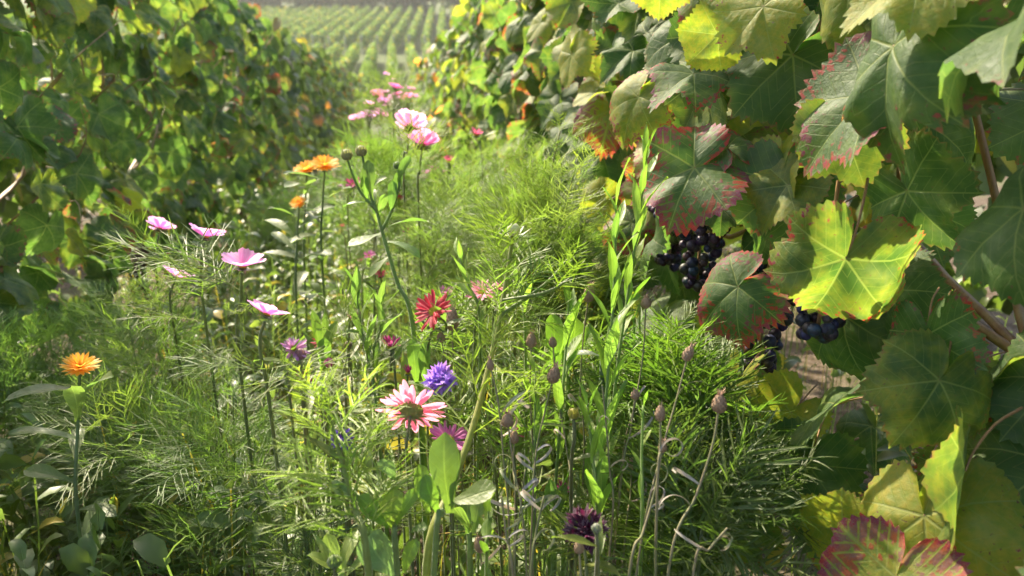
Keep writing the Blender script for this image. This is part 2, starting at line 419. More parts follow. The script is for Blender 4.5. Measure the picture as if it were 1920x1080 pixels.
def far_rows():
    # block beyond the track, rows in line with ours
    variants = [hedge_mesh("vine_row_foliage", 24, 0.22, 0.30, 1.12, 150, 0.15, 30 + k).mesh("vine_row_foliage", [M_FARVINE]) for k in range(3)]
    pb = MB(); pb.tube([(0, 0, -0.1), (0, 0, 0.6), (0, 0, 1.18)], 0.035, 6); post = pb.mesh("post", [M_POST])
    wb = MB(); wb.tube([(0, 0, 0.9), (0, 24, 0.9)], 0.004, 4); wire = wb.mesh("wire", [M_WIRE])
    for i in range(-9, 8):
        x = -3.2 + i * 1.06; y = 27.0
        t = thing("vine_row", "pale green vine row on the flat ground below the flowery slope", "vine row", (x, y, gz(x, y)), "vine rows beyond the track at the foot of the slope")
        k = (i + 9) % 3
        f = put(variants[k], "foliage", t, Matrix.Translation((x, y, gz(x, y))), (0.125, 0.175, 0.045)); f["kind"] = "stuff"
        for q in (0.0, 8.0, 16.0, 24.0): put(post, "post", t, Matrix.Translation((x, y + q, gz(x, y))))
        put(wire, "wire", t, Matrix.Translation((x, y, gz(x, y))))
    # the far field, rows turned a little and climbing the opposite slope
    sl = lambda y: 0.0527 * y
    variants = [hedge_mesh("far_foliage", 31, 0.27, 0.22, 1.15, 130, 0.18, 50 + k, sl).mesh("far_foliage", [M_FARVINE]) for k in range(3)]
    wb = MB(); wb.tube([(0, 0, 0.9), (0, 31, 0.9 + sl(31))], 0.005, 4); wire = wb.mesh("wire", [M_WIRE])
    yaw = R(3.9)
    for i in range(-34, 22):
        x = -2.0 + i * 1.06; y = 57.0
        Mr = Matrix.Translation((x, y, gz(x, y))) @ Matrix.Rotation(-yaw, 4, 'Z')
        t = thing("vine_row", "hazy olive vine row of the far field climbing the opposite slope", "vine row", (x, y, gz(x, y)), "vine rows on the far slope")
        k = (i + 34) % 3
        f = put(variants[k], "foliage", t, Mr, (0.115, 0.165, 0.045)); f["kind"] = "stuff"
        for q in (0.0, 12.0, 24.0): put(post, "post", t, Mr @ Matrix.Translation((0, q - 0.15, sl(q))))
        put(wire, "wire", t, Mr)
    # trees that close the far field
    def tree_mesh(seed):
        r = random.Random(seed); b = MB()
        lobes = [(V(r.uniform(-1.4, 1.4), r.uniform(-1.4, 1.4), r.uniform(1.0, 5.6)), r.uniform(0.9, 1.5)) for _ in range(17)]
        for c, rad in lobes:
            for _ in range(170):
                d = rv(r).normalized(); p = c + d * rad * r.uniform(0.7, 1.05)
                M = frame(p, rv(r), d + rv(r, 0.4), r.uniform(0.22, 0.42))
                o = len(b.v); b.v.extend(tuple(M @ V(*q)) for q in ((-.5, -.3, 0), (.2, -.5, 0), (.5, .3, .1), (-.2, .55, 0)))
                b.f.append((o, o + 1, o + 2, o + 3)); b.m.append(0)
        tb = MB()
        tb.tube(smooth_path([(0, 0, -0.2), (0.05, 0, 1.2), (0.0, 0.1, 2.6), (0.1, 0, 4.6)], 4), np.linspace(0.2, 0.05, 13), 8)
        for c, rad in lobes[:5]: tb.tube(smooth_path([(0.03, 0.03, 2.0), c * 0.5 + V(0, 0, 1.1), c], 3), np.linspace(0.09, 0.03, 7), 5)
        return b.mesh("crown", [M_TREE]), tb.mesh("trunk", [M_TRUNK])
    tm = [tree_mesh(70 + k) for k in range(3)]
    r = random.Random(9)
    for i in range(22):
        x = -24 + i * 2.2 + r.uniform(-.8, .8); y = 92 + r.uniform(-1, 2)
        t = thing("field_tree", "dark green tree in the line closing the far vineyard", "tree", (x, y, gz(x, y)), "trees behind the far field")
        s = r.uniform(0.8, 1.15)
        M = Matrix.Translation((x, y, gz(x, y))) @ Matrix.Rotation(r.uniform(0, 6.28), 4, 'Z') @ Matrix.Scale(s, 4)
        cr, tr = tm[i % 3]
        put(tr, "trunk", t, M); c = put(cr, "crown", t, M, (0.065, 0.10, 0.035)); c["kind"] = "stuff"
far_rows()

# ------------------------------------------------------------------ vine leaves
def vine_leaf_mesh(seed, seg=96, rings=(0.12, 0.32, 0.55, 0.76, 0.9, 1.0), petiole=True):
    """grape-vine leaf: tip along +Y, joint at the origin, about 1 unit from joint to tip"""
    r = random.Random(seed)
    A = [0, 14, 30, 52.5, 72, 86, 105, 128, 148, 163, 172, 180]
    Rr = [1.0, 0.90, 0.78 + r.uniform(-.05, .05), 0.93 + r.uniform(-.05, .05), 0.86, 0.74 + r.uniform(-.05, .05), 0.82, 0.80, 0.74, 0.60, 0.40, 0.16]
    cup = r.uniform(-0.22, 0.42); fold = r.uniform(0.0, 0.42); tipd = r.uniform(0.05, 0.8); wav = r.uniform(0.05, 0.14)
    ph = r.uniform(0, 6.28); skew = r.uniform(-.12, .12); roll = r.uniform(-0.6, 0.8)
    def pos(th, t):
        a = abs(math.degrees(th)); rr = float(np.interp(a, A, Rr)) * (1 + skew * math.copysign(1, th) * math.sin(abs(th)))
        return rr * t
    veins = [0, 52.5, -52.5, 105, -105]
    b = MB(); polar = []; vein = []
    th = [-math.pi + 2 * math.pi * k / seg for k in range(seg + 1)]
    teeth = [1 + ((0.042 if k % 2 == 0 else -0.035) * r.uniform(0.05, 1.6) if seg > 40 else r.uniform(-.06, .06)) for k in range(seg + 1)]
    teeth[-1] = teeth[0]
    def P(k, t):
        tt = t * (1 + (teeth[k] - 1) * max(0, (t - 0.75) / 0.25))
        rr = pos(th[k], tt); x = rr * math.sin(th[k]); y = rr * math.cos(th[k])
        q = rr * rr
        z = fold * abs(x) * 0.8 - cup * q - tipd * max(0, y) ** 2 * 0.35 + wav * math.sin(4 * th[k] + ph) * t * t
        z += -roll * (max(0, abs(x) - 0.35) ** 2) * 2.2
        dv = min(abs(math.degrees(th[k]) - v) for v in veins)
        z += 0.035 * t * math.sin(min(dv, 26) / 26 * math.pi / 2)
        z += 0.012 * math.sin(13 * x + ph) * math.sin(11 * y + 2 * ph)
        return (x, y, z)
    b.v.append((0, 0, 0)); n = seg + 1
    for t in rings:
        for k in range(n): b.v.append(P(k, t))
    def uvv(k0, k1, k, t):
        """vein coordinates of vertex k for the face between k0 and k1"""
        mid = math.degrees((th[k0] + th[k1]) / 2)
        va = min(veins, key=lambda v: abs(mid - v)); d = th[k] - R(va); rr = pos(th[k], t)
        return (rr * math.cos(d), abs(rr * math.sin(d)))
    for k in range(seg):
        b.f.append((0, 1 + k + 1, 1 + k))
        polar.append([(0, 0), (rings[0], (k + 1) / seg), (rings[0], k / seg)])
        vein.append([(0, 0), uvv(k, k + 1, k + 1, rings[0]), uvv(k, k + 1, k, rings[0])])
        for i in range(len(rings) - 1):
            a = 1 + i * n + k
            b.f.append((a, a + 1, a + 1 + n, a + n))
            polar.append([(rings[i], k / seg), (rings[i], (k + 1) / seg), (rings[i + 1], (k + 1) / seg), (rings[i + 1], k / seg)])
            vein.append([uvv(k, k + 1, k, rings[i]), uvv(k, k + 1, k + 1, rings[i]), uvv(k, k + 1, k + 1, rings[i + 1]), uvv(k, k + 1, k, rings[i + 1])])
    b.m = [0] * len(b.f)
    nf = len(b.f)
    if petiole:
        b.tube(smooth_path([(0, 0, -0.005), (0, -0.25, -0.06), (0.03, -0.6, -0.22), (0.05, -0.85, -0.45)], 3), np.linspace(0.014, 0.018, 10), 5, 1)
        b.uv = []
    me = bpy.data.meshes.new("vine_leaf"); me.from_pydata(b.v, [], b.f)
    me.materials.append(M_VINE); me.materials.append(M_CANE)
    me.polygons.foreach_set("material_index", b.m); me.polygons.foreach_set("use_smooth", [True] * len(b.f))
    for nm, dat in (("polar", polar), ("vein", vein)):
        l = me.uv_layers.new(name=nm); flat = [c for fc in dat for p in fc for c in p]
        tot = len(me.loops) * 2; flat += [0.0] * (tot - len(flat)); l.data.foreach_set("uv", flat)
    me.update(); return me
VL = [vine_leaf_mesh(100 + k) for k in range(12)]
VLM = [vine_leaf_mesh(130 + k, 48, (0.3, 0.65, 1.0)) for k in range(10)]

def autumn(r, side):
    x = r.random()
    red = r.uniform(0.0, 0.18) if x < 0.76 else (r.uniform(0.18, 0.36) if x < 0.95 else r.uniform(0.36, 0.6))
    yel = r.uniform(0, 0.3) if r.random() < (0.72 if side > 0 else 0.9) else r.uniform(0.3, 0.6)
    return (red, yel, r.random())

def grape_cluster(parent, top, length, seed):
    r = random.Random(seed); b = MB()
    b.tube(smooth_path([top + V(0, 0, 0.05), top, top - V(0, 0, length * 0.5), top - V(0, 0, length * 0.9)], 3), 0.0022, 5)
    c = put(b.mesh("grape_cluster", [M_CANE]), "grape_cluster", parent)
    for i in range(int(80 * length / 0.12)):
        t = r.random() ** 1.2; w = 0.032 * (1 - 0.75 * t) + 0.006
        a = r.uniform(0, 6.28); q = w * r.uniform(0.75, 1.05)
        p = top + V(q * math.cos(a), q * math.sin(a), -length * t)
        put(GRAPE, "grape", c, Matrix.Translation(p) @ Matrix.Rotation(r.uniform(0, 6), 4, 'X') @ Matrix.Scale(r.uniform(0.0056, 0.0084), 4), [q * r.choice([.4, .65, 1.0]) for q in (1, r.uniform(.8, 1.05), r.uniform(.85, 1.3))])
gb = MB(); gb.lathe([(0.02, -1.03), (0.45, -0.92), (0.8, -0.62), (0.98, -0.2), (0.98, 0.2), (0.8, 0.62), (0.45, 0.92), (0.02, 1.0)], 12)
GRAPE = gb.mesh("grape", [M_GRAPE])

HERO = [  # px, py, size px, tip angle in picture, normal (right, up, to viewer), red, yellow, variant, lateral distance
    (1256, 330, 215, 190, (-0.35, 0.40, 0.85), 0.44, 0.20, 0, 0.31),
    (1350, 262, 130, 110, (-0.2, 0.6, 0.7), 0.40, 0.05, 3, 0.37),
    (1352, 560, 175, 205, (-0.55, 0.35, 0.75), 0.42, 0.02, 5, 0.36),
    (1272, 150, 165, 225, (-0.15, 0.75, 0.6), 0.30, 0.18, 2, 0.34),
    (1180, 210, 150, 235, (-0.55, 0.30, 0.75), 0.30, 0.42, 1, 0.33),
    (1318, 62, 125, 175, (-0.3, -0.35, 0.85), 0.15, 0.42, 4, 0.35),
    (1165, 105, 120, 215, (-0.15, 0.65, 0.7), 0.02, 0.02, 6, 0.37),
    (1238, 100, 100, 150, (-0.4, 0.1, 0.9), 0.03, 0.25, 7, 0.38),
    (1068, 125, 105, 255, (-0.8, 0.1, 0.5), 0.05, 0.55, 8, 0.33),
    (1148, 18, 115, 250, (-0.1, 0.7, 0.7), 0.20, 0.05, 9, 0.36),
    (1062, 22, 95, 240, (-0.5, 0.2, 0.8), 0.25, 0.40, 10, 0.36),
    (1238, -12, 120, 265, (-0.2, -0.3, 0.9), 0.05, 0.42, 11, 0.33),
    (1135, 305, 110, 285, (-0.2, 0.5, 0.8), 0.08, 0.05, 6, 0.40),
    (1118, 385, 100, 200, (-0.6, -0.2, 0.7), 0.10, 0.70, 4, 0.36),
    (1165, 430, 110, 215, (-0.3, 0.4, 0.8), 0.50, 0.25, 3, 0.38),
    (1352, 410, 80, 260, (-0.5, 0.2, 0.8), 0.02, 0.10, 7, 0.40),
    (1012, 112, 80, 260, (-0.5, 0.3, 0.8), 0.30, 0.35, 2, 0.36),
    (1005, 55, 70, 220, (-0.6, 0.3, 0.6), 0.00, 0.50, 8, 0.36),
    (1278, 235, 120, 250, (-0.4, 0.2, 0.8), 0.35, 0.30, 9, 0.42),
    (1205, 300, 70, 100, (-0.5, 0.0, 0.8), 0.62, 0.50, 10, 0.38),
    (1100, 180, 80, 200, (-0.3, 0.8, 0.5), 0.10, 0.45, 11, 0.35),
    (960, 60, 62, 240, (-0.5, 0.4, 0.7), 0.05, 0.30, 1, 0.36),
    (950, 150, 58, 250, (-0.3, 0.6, 0.7), 0.05, 0.10, 5, 0.36),
    (1030, 210, 75, 230, (-0.4, 0.5, 0.7), 0.10, 0.05, 0, 0.37),
]

def build_row(side, face, centre, near_y, near_n, far_end, seed0):
    """one vine row beside the flower strip; near vines leaf by leaf"""
    r = random.Random(seed0)
    nm = "leafy grapevine with turning leaves in the row "
    who = "at the sunlit edge of the flowers" if side > 0 else "on the shaded side of the flowers"
    grp = "vines of the row " + who
    out = -side                                        # direction towards the flower strip
    wl = MB(); 
    y = near_y; idx = 0; vines = []
    while y < far_end:
        near = idx < near_n
        base = V(centre + r.uniform(-.03, .03), y + 0.5, 0); base.z = gz(base.x, base.y)
        own = {(1, 0): "grapevine with broad leaves in front of the dry seed stems", (1, 1): "grapevine bearing dark grapes behind the striped red leaf",
               (1, 2): "grapevine with yellowing and purple edged leaves just past the grape clusters", (-1, 0): "shaded grapevine hanging over the single orange calendula",
               (-1, 1): "shaded grapevine behind the nodding pink cosmos", (-1, 2): "shaded grapevine behind the pair of orange calendulas"}.get((side, idx))
        t = thing("grapevine", own or nm + who, "grapevine", base, None if own else grp)
        vines.append((t, y))
        tb = MB()
        tw = [base + V(r.uniform(-.03, .03), r.uniform(-.05, .05), -0.05 + 0.13 * k) for k in range(6)]
        tp = smooth_path(tw, 4); tb.tube(tp, [0.030 * r.uniform(0.8, 1.2) * (1 - 0.3 * k / len(tp)) for k in range(len(tp))], 8)
        put(tb.mesh("trunk", [M_BARK]), "trunk", t)
        for k in range(6 if near else 3):
            cb = MB(); yy = base.y + (k - 2.5) * 0.17
            cp = smooth_path([tw[-1], V(base.x + r.uniform(-.05, .05), yy, base.z + 0.68), V(base.x + r.uniform(-.1, .1), yy + r.uniform(-.1, .1), base.z + 1.0),
                              V(base.x + r.uniform(-.13, .13), yy + r.uniform(-.15, .15), base.z + r.uniform(1.22, 1.42))], 4)
            cb.tube(cp, np.linspace(0.0055, 0.0025, len(cp)), 5)
            put(cb.mesh("cane", [M_CANE]), "cane", t)
        if near and not (side > 0 and idx < 2):
            for k in range(5):                          # shoots hanging out of the leaf wall
                cb = MB(); yy = y + r.random(); x0 = face - side * r.uniform(-.03, .05); z0 = base.z + r.uniform(.5, 1.1)
                cp = smooth_path([V(base.x, yy, z0 - .1), V(x0, yy + r.uniform(-.08, .08), z0 + .1), V(x0 + out * r.uniform(0, .08), yy + r.uniform(-.2, .2), z0 + r.uniform(-.1, .25))], 5)
                cb.tube(cp, np.linspace(0.003, 0.0006, len(cp)), 5)
                put(cb.mesh("shoot", [M_CANE]), "shoot", t)
        def spot():
            z = (0.26 if side > 0 else 0.22) + (1.11 if side > 0 else 1.14) * (r.random() ** 0.85)
            yy = y + r.uniform(-0.03, 1.03)
            q = r.random()
            dx = abs(r.gauss(0, 0.10))
            if q < 0.74: x = face + side * dx; n = V(out, 0, 0)
            elif q < 0.88: x = centre + r.uniform(-.18, .18); z = r.uniform(1.22, 1.40); n = V(out * 0.3, 0, 0.9)
            elif q < 0.94: x = centre * 2 - face - side * dx; n = V(-out, 0, 0)
            else: x = centre + r.uniform(-.2, .2); n = V(out * .5, 0, .3)
            return V(x, yy, gz(x, yy) + z), n
        if near:
            cnt = (290 if idx < 3 else 205) if side > 0 else 190
            for i in range(cnt):
                p, n = spot()
                nrm = n * 0.9 + V(0, -0.15, 0.45) + rv(r, 0.42)
                tip = V(out * 0.45, r.uniform(-.6, .3), -0.8) + rv(r, 0.35)
                mes = VL if idx < 3 else VLM
                s = r.uniform(0.052, 0.088)
                put(mes[r.randrange(len(mes))], "leaf", t, frame(p, tip, nrm, s), autumn(r, side))
        else:
            b = MB()
            for i in range(230):
                p, n = spot()
                nrm = n * 0.9 + V(0, -0.1, 0.5) + rv(r, 0.42)
                tip = V(out * 0.4, r.uniform(-.6, .3), -0.8) + rv(r, 0.35)
                M = frame(p, tip, nrm, r.uniform(0.055, 0.085)); o = len(b.v)
                cu = r.uniform(-.15, .3)
                pts = [(-.15, -.55, 0), (-.75, -.35, -cu * .8), (-.8, .25, -cu), (-.35, .75, -cu * .5), (0, 1.0, -cu), (.35, .75, -cu * .5), (.8, .25, -cu), (.75, -.35, -cu * .8), (.15, -.55, 0)]
                b.v.append(tuple(M @ V(0, 0, 0.03))); b.v.extend(tuple(M @ V(*q)) for q in pts)
                for k in range(8): b.f.append((o, o + 1 + k, o + 2 + k)); b.m.append(0)
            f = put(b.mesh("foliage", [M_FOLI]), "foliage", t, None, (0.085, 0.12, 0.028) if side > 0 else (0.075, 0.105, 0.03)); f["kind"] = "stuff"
            # a few orange and red leaves
            b = MB()
            for i in range(12):
                p, n = spot(); M = frame(p + V(out * .05, 0, 0), V(out * .4, 0, -.8) + rv(r, .3), n + V(0, 0, .4) + rv(r, .4), r.uniform(0.05, 0.075)); o = len(b.v)
                pts = [(-.15, -.55, 0), (-.75, -.35, -.1), (-.8, .25, -.1), (0, 1.0, -.2), (.8, .25, -.1), (.75, -.35, -.1), (.15, -.55, 0)]
                b.v.append(tuple(M @ V(0, 0, 0.03))); b.v.extend(tuple(M @ V(*q)) for q in pts)
                for k in range(6): b.f.append((o, o + 1 + k, o + 2 + k)); b.m.append(0)
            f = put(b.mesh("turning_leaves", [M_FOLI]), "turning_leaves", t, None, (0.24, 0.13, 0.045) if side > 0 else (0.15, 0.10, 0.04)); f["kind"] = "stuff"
        y += 1.0; idx += 1
    # trellis
    tr = thing("trellis", "wooden posts and wires carrying the vine row " + who, "trellis", (centre, near_y, gz(centre, near_y)))
    pb = MB(); pb.tube([(0, 0, -0.2), (0, 0, 0.7), (0, 0, 1.38)], 0.032, 8); post = pb.mesh("post", [M_POST])
    yy = near_y + 0.02
    while yy <= far_end + 0.1:
        put(post, "post", tr, Matrix.Translation((centre, yy, gz(centre, yy)))); yy += 5.0
    for h in (0.5, 0.85, 1.15):
        wb = MB(); wb.tube([(centre, near_y, gz(0, near_y) + h), (centre, far_end, gz(0, far_end) + h)], 0.0015, 4)
        put(wb.mesh("wire", [M_WIRE]), "wire", tr)
    return vines

VR = build_row(+1, 0.39, 0.60, 0.15, 6, 20.0, 11)
VLF = build_row(-1, -0.76, -0.97, 0.5, 5, 20.0, 12)
# second rows behind, seen only through the gaps
def back_row(x, label):
    b = hedge_mesh("foliage", 20.0, 0.22, 0.10, 1.32, 330, 0.13, int(abs(x) * 100))
    t = thing("vine_row", label, "vine row", (x, 0.3, gz(x, 0.3)))
    b.v = [(v[0] + x, v[1] + 0.3, v[2] + gz(0, v[1] + 0.3)) for v in b.v]
    f = put(b.mesh("foliage", [M_FOLI]), "foliage", t, None, (0.07, 0.10, 0.025)); f["kind"] = "stuff"
    pb = MB(); pb.tube([(0, 0, -0.2), (0, 0, 0.7), (0, 0, 1.38)], 0.032, 8); post = pb.mesh("post", [M_POST])
    for q in range(5): put(post, "post", t, Matrix.Translation((x, 0.5 + q * 4.9, gz(x, 0.5 + q * 4.9))))
back_row(-2.1, "next vine row behind the one on the shaded side of the flowers")
back_row(1.75, "next vine row behind the one at the sunlit edge of the flowers")

for (px, py, sz, ang, nrm, red, yel, var, X) in HERO:
    d = X * FPX / (px - 740)
    p = at(px, py, d); s = sz * d / FPX * 0.62
    a = R(ang); tip = right * math.cos(a) + up * math.sin(a)
    n = camdir(*nrm)
    tip = (tip - n * tip.dot(n)).normalized()
    owner = min(VR, key=lambda q: abs(q[1] + 0.5 - p.y))[0]
    put(VL[var], "leaf", owner, frame(p - tip * s * 0.35, tip, n, s), (red, yel, 0.2 + 0.06 * var))
# hanging fruit
for i, (px, py, X, L) in enumerate([(1215, 372, 0.44, 0.10), (1262, 385, 0.46, 0.11), (1318, 395, 0.42, 0.11), (1345, 320, 0.42, 0.10), (1290, 350, 0.45, 0.09), (1440, 520, 0.45, 0.12), (1560, 430, 0.44, 0.12), (1100, 330, 0.48, 0.1)]):
    d = X * FPX / (px - 740); p = at(px, py, d)
    grape_cluster(min(VR, key=lambda q: abs(q[1] + 0.5 - p.y))[0], p, L, 300 + i)

# ------------------------------------------------------------------ plant pieces
def feather_mesh(seed, pairs=7, hw=0.010, fork=2, spread=1.0):
    """finely divided leaf: stalk along +Y, length 1"""
    r = random.Random(seed); b = MB()
    bend = r.uniform(-0.1, 0.45); sway = r.uniform(-.15, .15)
    def rp(s): return V(sway * s * s, s * (1 - 0.12 * s), 0.22 * s - bend * s * s)
    ra = [rp(k / 6) for k in range(7)]
    b.ribbon(ra, [hw * 1.25 * (1 - 0.4 * k / 6) for k in range(7)], V(0, 0, 1), 0.4)
    def fil(p, d, L, w):
        cur = V(0, 0, r.uniform(-.5, .25)) + rv(r, 0.12)
        d = d.normalized(); pts = [p + d * (L * k / 3) + cur * (L * (k / 3) ** 2 * 0.6) for k in range(4)]
        b.ribbon(pts, [w, w * 1.1, w * 0.9, w * 0.25], (V(0, 0, 1) + rv(r, 0.3)).normalized(), 0.35)
        return pts
    for i in range(pairs):
        s = 0.14 + 0.80 * i / (pairs - 1)
        for sg in (-1, 1):
            L = (0.20 + 0.40 * math.sin(math.pi * (0.15 + 0.75 * s))) * r.uniform(0.75, 1.15) * spread
            p = rp(min(1, s + r.uniform(-.03, .03)))
            d = V(sg * r.uniform(0.6, 0.85), r.uniform(0.55, 0.85), r.uniform(-0.05, 0.35))
            pts = fil(p, d, L, hw)
            for k in range(fork):
                q = pts[1 + k % 2].lerp(pts[2], r.random() * 0.5)
                fil(q, d + V(-sg * r.uniform(.3, .9) * (1 if k % 2 else -1), r.uniform(0, .4), r.uniform(-.1, .3)), L * r.uniform(.4, .6), hw * 0.85)
    fil(ra[-1], V(0, 1, -.1), 0.3, hw)
    return b.mesh("feathery_leaf", [M_FEATH])
FC = [feather_mesh(400 + k, 6, 0.0115, 1) for k in range(7)]           # coarse
FF = [feather_mesh(420 + k, 8, 0.0065, 2, 1.1) for k in range(6)]      # fine

def blade_leaf(seed, width, prof, mat, nl=9, cup=0.25, bend=0.3, wave=0.03):
    """simple leaf, tip along +Y, length 1"""
    r = random.Random(seed); rows = []; ph = r.uniform(0, 6)
    bn = bend * r.uniform(0.3, 1.5); tw = r.uniform(-.3, .3)
    for i in range(nl + 1):
        s = i / nl; w = width * float(np.interp(s, prof[0], prof[1])) * (1 + 0.05 * math.sin(9 * s + ph))
        row = []
        for j in range(5):
            q = (j - 2) / 2
            x = q * w; z = cup * abs(q) ** 1.3 * w + wave * q * math.sin(7 * s + ph) * s + tw * q * w * s
            row.append((x + 0.04 * math.sin(3 * s + ph), s, z + 0.25 * s - bn * s * s))
        rows.append(row)
    b = MB(); b.quad_strip(rows)
    return b.mesh("leaf", [mat])
SPAT = ([0, .12, .3, .55, .75, .9, .97, 1], [.28, .3, .55, .9, 1.0, .8, .42, .05])
LANC = ([0, .1, .35, .6, .85, 1], [.25, .5, 1.0, .85, .35, .02])
OVAL = ([0, .1, .3, .55, .8, .95, 1], [.15, .5, .9, 1.0, .75, .3, .03])
LS = [blade_leaf(500 + k, 0.16, SPAT, M_BROAD) for k in range(5)]
LL = [blade_leaf(510 + k, 0.11, LANC, M_BROAD, 6, 0.3, 0.25) for k in range(5)]
LO = [blade_leaf(520 + k, 0.24, OVAL, M_BROAD) for k in range(4)]
def curl_leaf(seed):
    r = random.Random(seed); rows = []; turn = r.uniform(2.0, 6.5); n = 14; y = z = 0.0; a = 0.5
    for k in range(n + 1):
        w = 0.013 + 0.022 * math.sin(math.pi * min(1, k / n * 0.9 + 0.08)); nx, ny = -math.sin(a), math.cos(a)
        rows.append([(-w, y + nx * .4 * w, z + ny * .4 * w), (0.02 * math.sin(k), y, z), (w, y + nx * .4 * w, z + ny * .4 * w)])
        y += math.cos(a) / n; z += math.sin(a) / n; a = 0.6 - turn * ((k + 1) / n) ** 1.3
    b = MB(); b.quad_strip(rows); return b.mesh("curled_leaf", [M_DRYLEAF])
CU = [curl_leaf(540 + k) for k in range(7)]

# petals: +Y outward, +Z towards the flower's face, length 1
def petal_mesh(kind, seed):
    r = random.Random(seed); b = MB(); n, m = 6, 5
    if kind == 'aster': prof = ([0, .2, .6, .88, 1], [.35, .75, 1.0, .95, .55]); w = 0.105; cup = -0.35; bend = r.uniform(-.05, .25)
    elif kind == 'cosmos': prof = ([0, .15, .5, .8, .93, 1], [.16, .38, .85, 1.0, .95, .78]); w = 0.36; cup = 0.12; bend = r.uniform(-.1, .15); m = 9
    elif kind == 'calendula': prof = ([0, .2, .7, .92, 1], [.4, .8, 1.0, .85, .4]); w = 0.11; cup = -0.15; bend = r.uniform(0, .2)
    rows = []; ph = r.uniform(0, 6)
    for i in range(n + 1):
        s = i / n; ww = w * float(np.interp(s, prof[0], prof[1])); row = []
        for j in range(m):
            q = 2 * j / (m - 1) - 1
            y = s * (1 - (0.07 * q * q if kind != 'cosmos' else 0.10 * q * q + 0.035 * (1 - math.cos(q * 9.4)) * s) * (s > 0.7))
            z = cup * q * q * ww + 0.08 * s - bend * s * s + (0.02 * math.sin(q * 8 + ph) * s if kind == 'cosmos' else 0)
            row.append((q * ww, y, z))
        rows.append(row)
    b.quad_strip(rows); return b.mesh("petal", [M_PETAL])
PA = [petal_mesh('aster', 600 + k) for k in range(5)]
PC = [petal_mesh('cosmos', 610 + k) for k in range(4)]
PK = [petal_mesh('calendula', 620 + k) for k in range(4)]
def floret_mesh(seed):
    """trumpet floret with pointed teeth"""
    r = random.Random(seed); b = MB(); T = 6; n = T * 2
    rings = [(0.0, .03), (0.35, .04), (0.62, .12), (0.78, .24)]
    o = 0
    for (y, rad) in rings:
        for k in range(n): a = 2 * math.pi * k / n; b.v.append((rad * math.cos(a), y, rad * math.sin(a)))
    for k in range(n):
        a = 2 * math.pi * k / n; tip = k % 2 == 0
        rad = 0.46 if tip else 0.27; b.v.append((rad * math.cos(a) * r.uniform(.85, 1.1), (1.05 if tip else 0.82) + r.uniform(-.05, .05), rad * math.sin(a)))
    for i in range(len(rings)):
        for k in range(n):
            a0 = i * n + k; a1 = i * n + (k + 1) % n; b.f.append((a0, a1, a1 + n, a0 + n)); b.m.append(0)
            b.uv.append([(k / n, i / 5), ((k + 1) / n, i / 5), ((k + 1) / n, (i + 1) / 5), (k / n, (i + 1) / 5)])
    return b.mesh("floret", [M_PETAL])
FL = [floret_mesh(640 + k) for k in range(3)]

def calyx_mesh(kind, seed=0):
    """cup behind the flower; the face looks along +Z, unit = flower radius"""
    r = random.Random(seed); b = MB()
    if kind == 'urn':
        b.lathe([(.05, -.62), (.16, -.60), (.30, -.42), (.34, -.2), (.28, 0.0), (.22, .08)], 10)
        for i in range(5):
            for k in range(9):
                a = 2 * math.pi * (k + .5 * (i % 2)) / 9; z = -.55 + i * .12; rad = float(np.interp(z, [-.6, -.42, -.2, 0], [.17, .31, .35, .30]))
                p = V(rad * math.cos(a), rad * math.sin(a), z); d = V(.25 * math.cos(a), .25 * math.sin(a), 1)
                b.ribbon([p, p + d * .07, p + d * .13], [.055, .05, .008], V(math.cos(a), math.sin(a), 0), 0.3)
    else:
        R0 = {'aster': .36, 'cosmos': .17, 'calendula': .36}[kind]; dp = {'aster': .26, 'cosmos': .16, 'calendula': .26}[kind]
        b.lathe([(.03, -dp), (.08, -dp), (R0 * .6, -dp * .75), (R0 * .95, -dp * .35), (R0, -.02)], 14)
        for k in range(14):
            a = 2 * math.pi * k / 14 + r.uniform(-.1, .1); u_ = V(math.cos(a), math.sin(a), 0)
            L = {'aster': .30, 'cosmos': .34, 'calendula': .22}[kind] * r.uniform(.8, 1.2)
            p = u_ * R0 * .55 + V(0, 0, -dp * .8)
            b.ribbon([p, p + u_ * L * .5 + V(0, 0, .06), p + u_ * L + V(0, 0, .03 + r.uniform(-.08, .1))], [.05, .055, .01], V(0, 0, -1), 0.2)
    return b.mesh("calyx", [M_CALYX])
CAL = {k: calyx_mesh(k, 5) for k in ('aster', 'cosmos', 'calendula', 'urn')}
def disc_mesh(rad, h, n=60):
    r = random.Random(4); b = MB(); b.lathe([(rad, -.02), (rad * .9, h * .5), (rad * .5, h), (.01, h)], 12)
    for i in range(n):
        q = rad * .92 * math.sqrt(i / n); a = i * 2.4; p = V(q * math.cos(a), q * math.sin(a), h * (1 - (q / rad) ** 2 * .6))
        b.tube([p, p + V(q * .1 * math.cos(a), q * .1 * math.sin(a), .05)], [.022, .014], 4)
    return b.mesh("disc", [M_DISC])
DISC = {'aster': disc_mesh(.28, .09), 'cosmos': disc_mesh(.15, .07, 40), 'calendula': disc_mesh(.26, .06)}

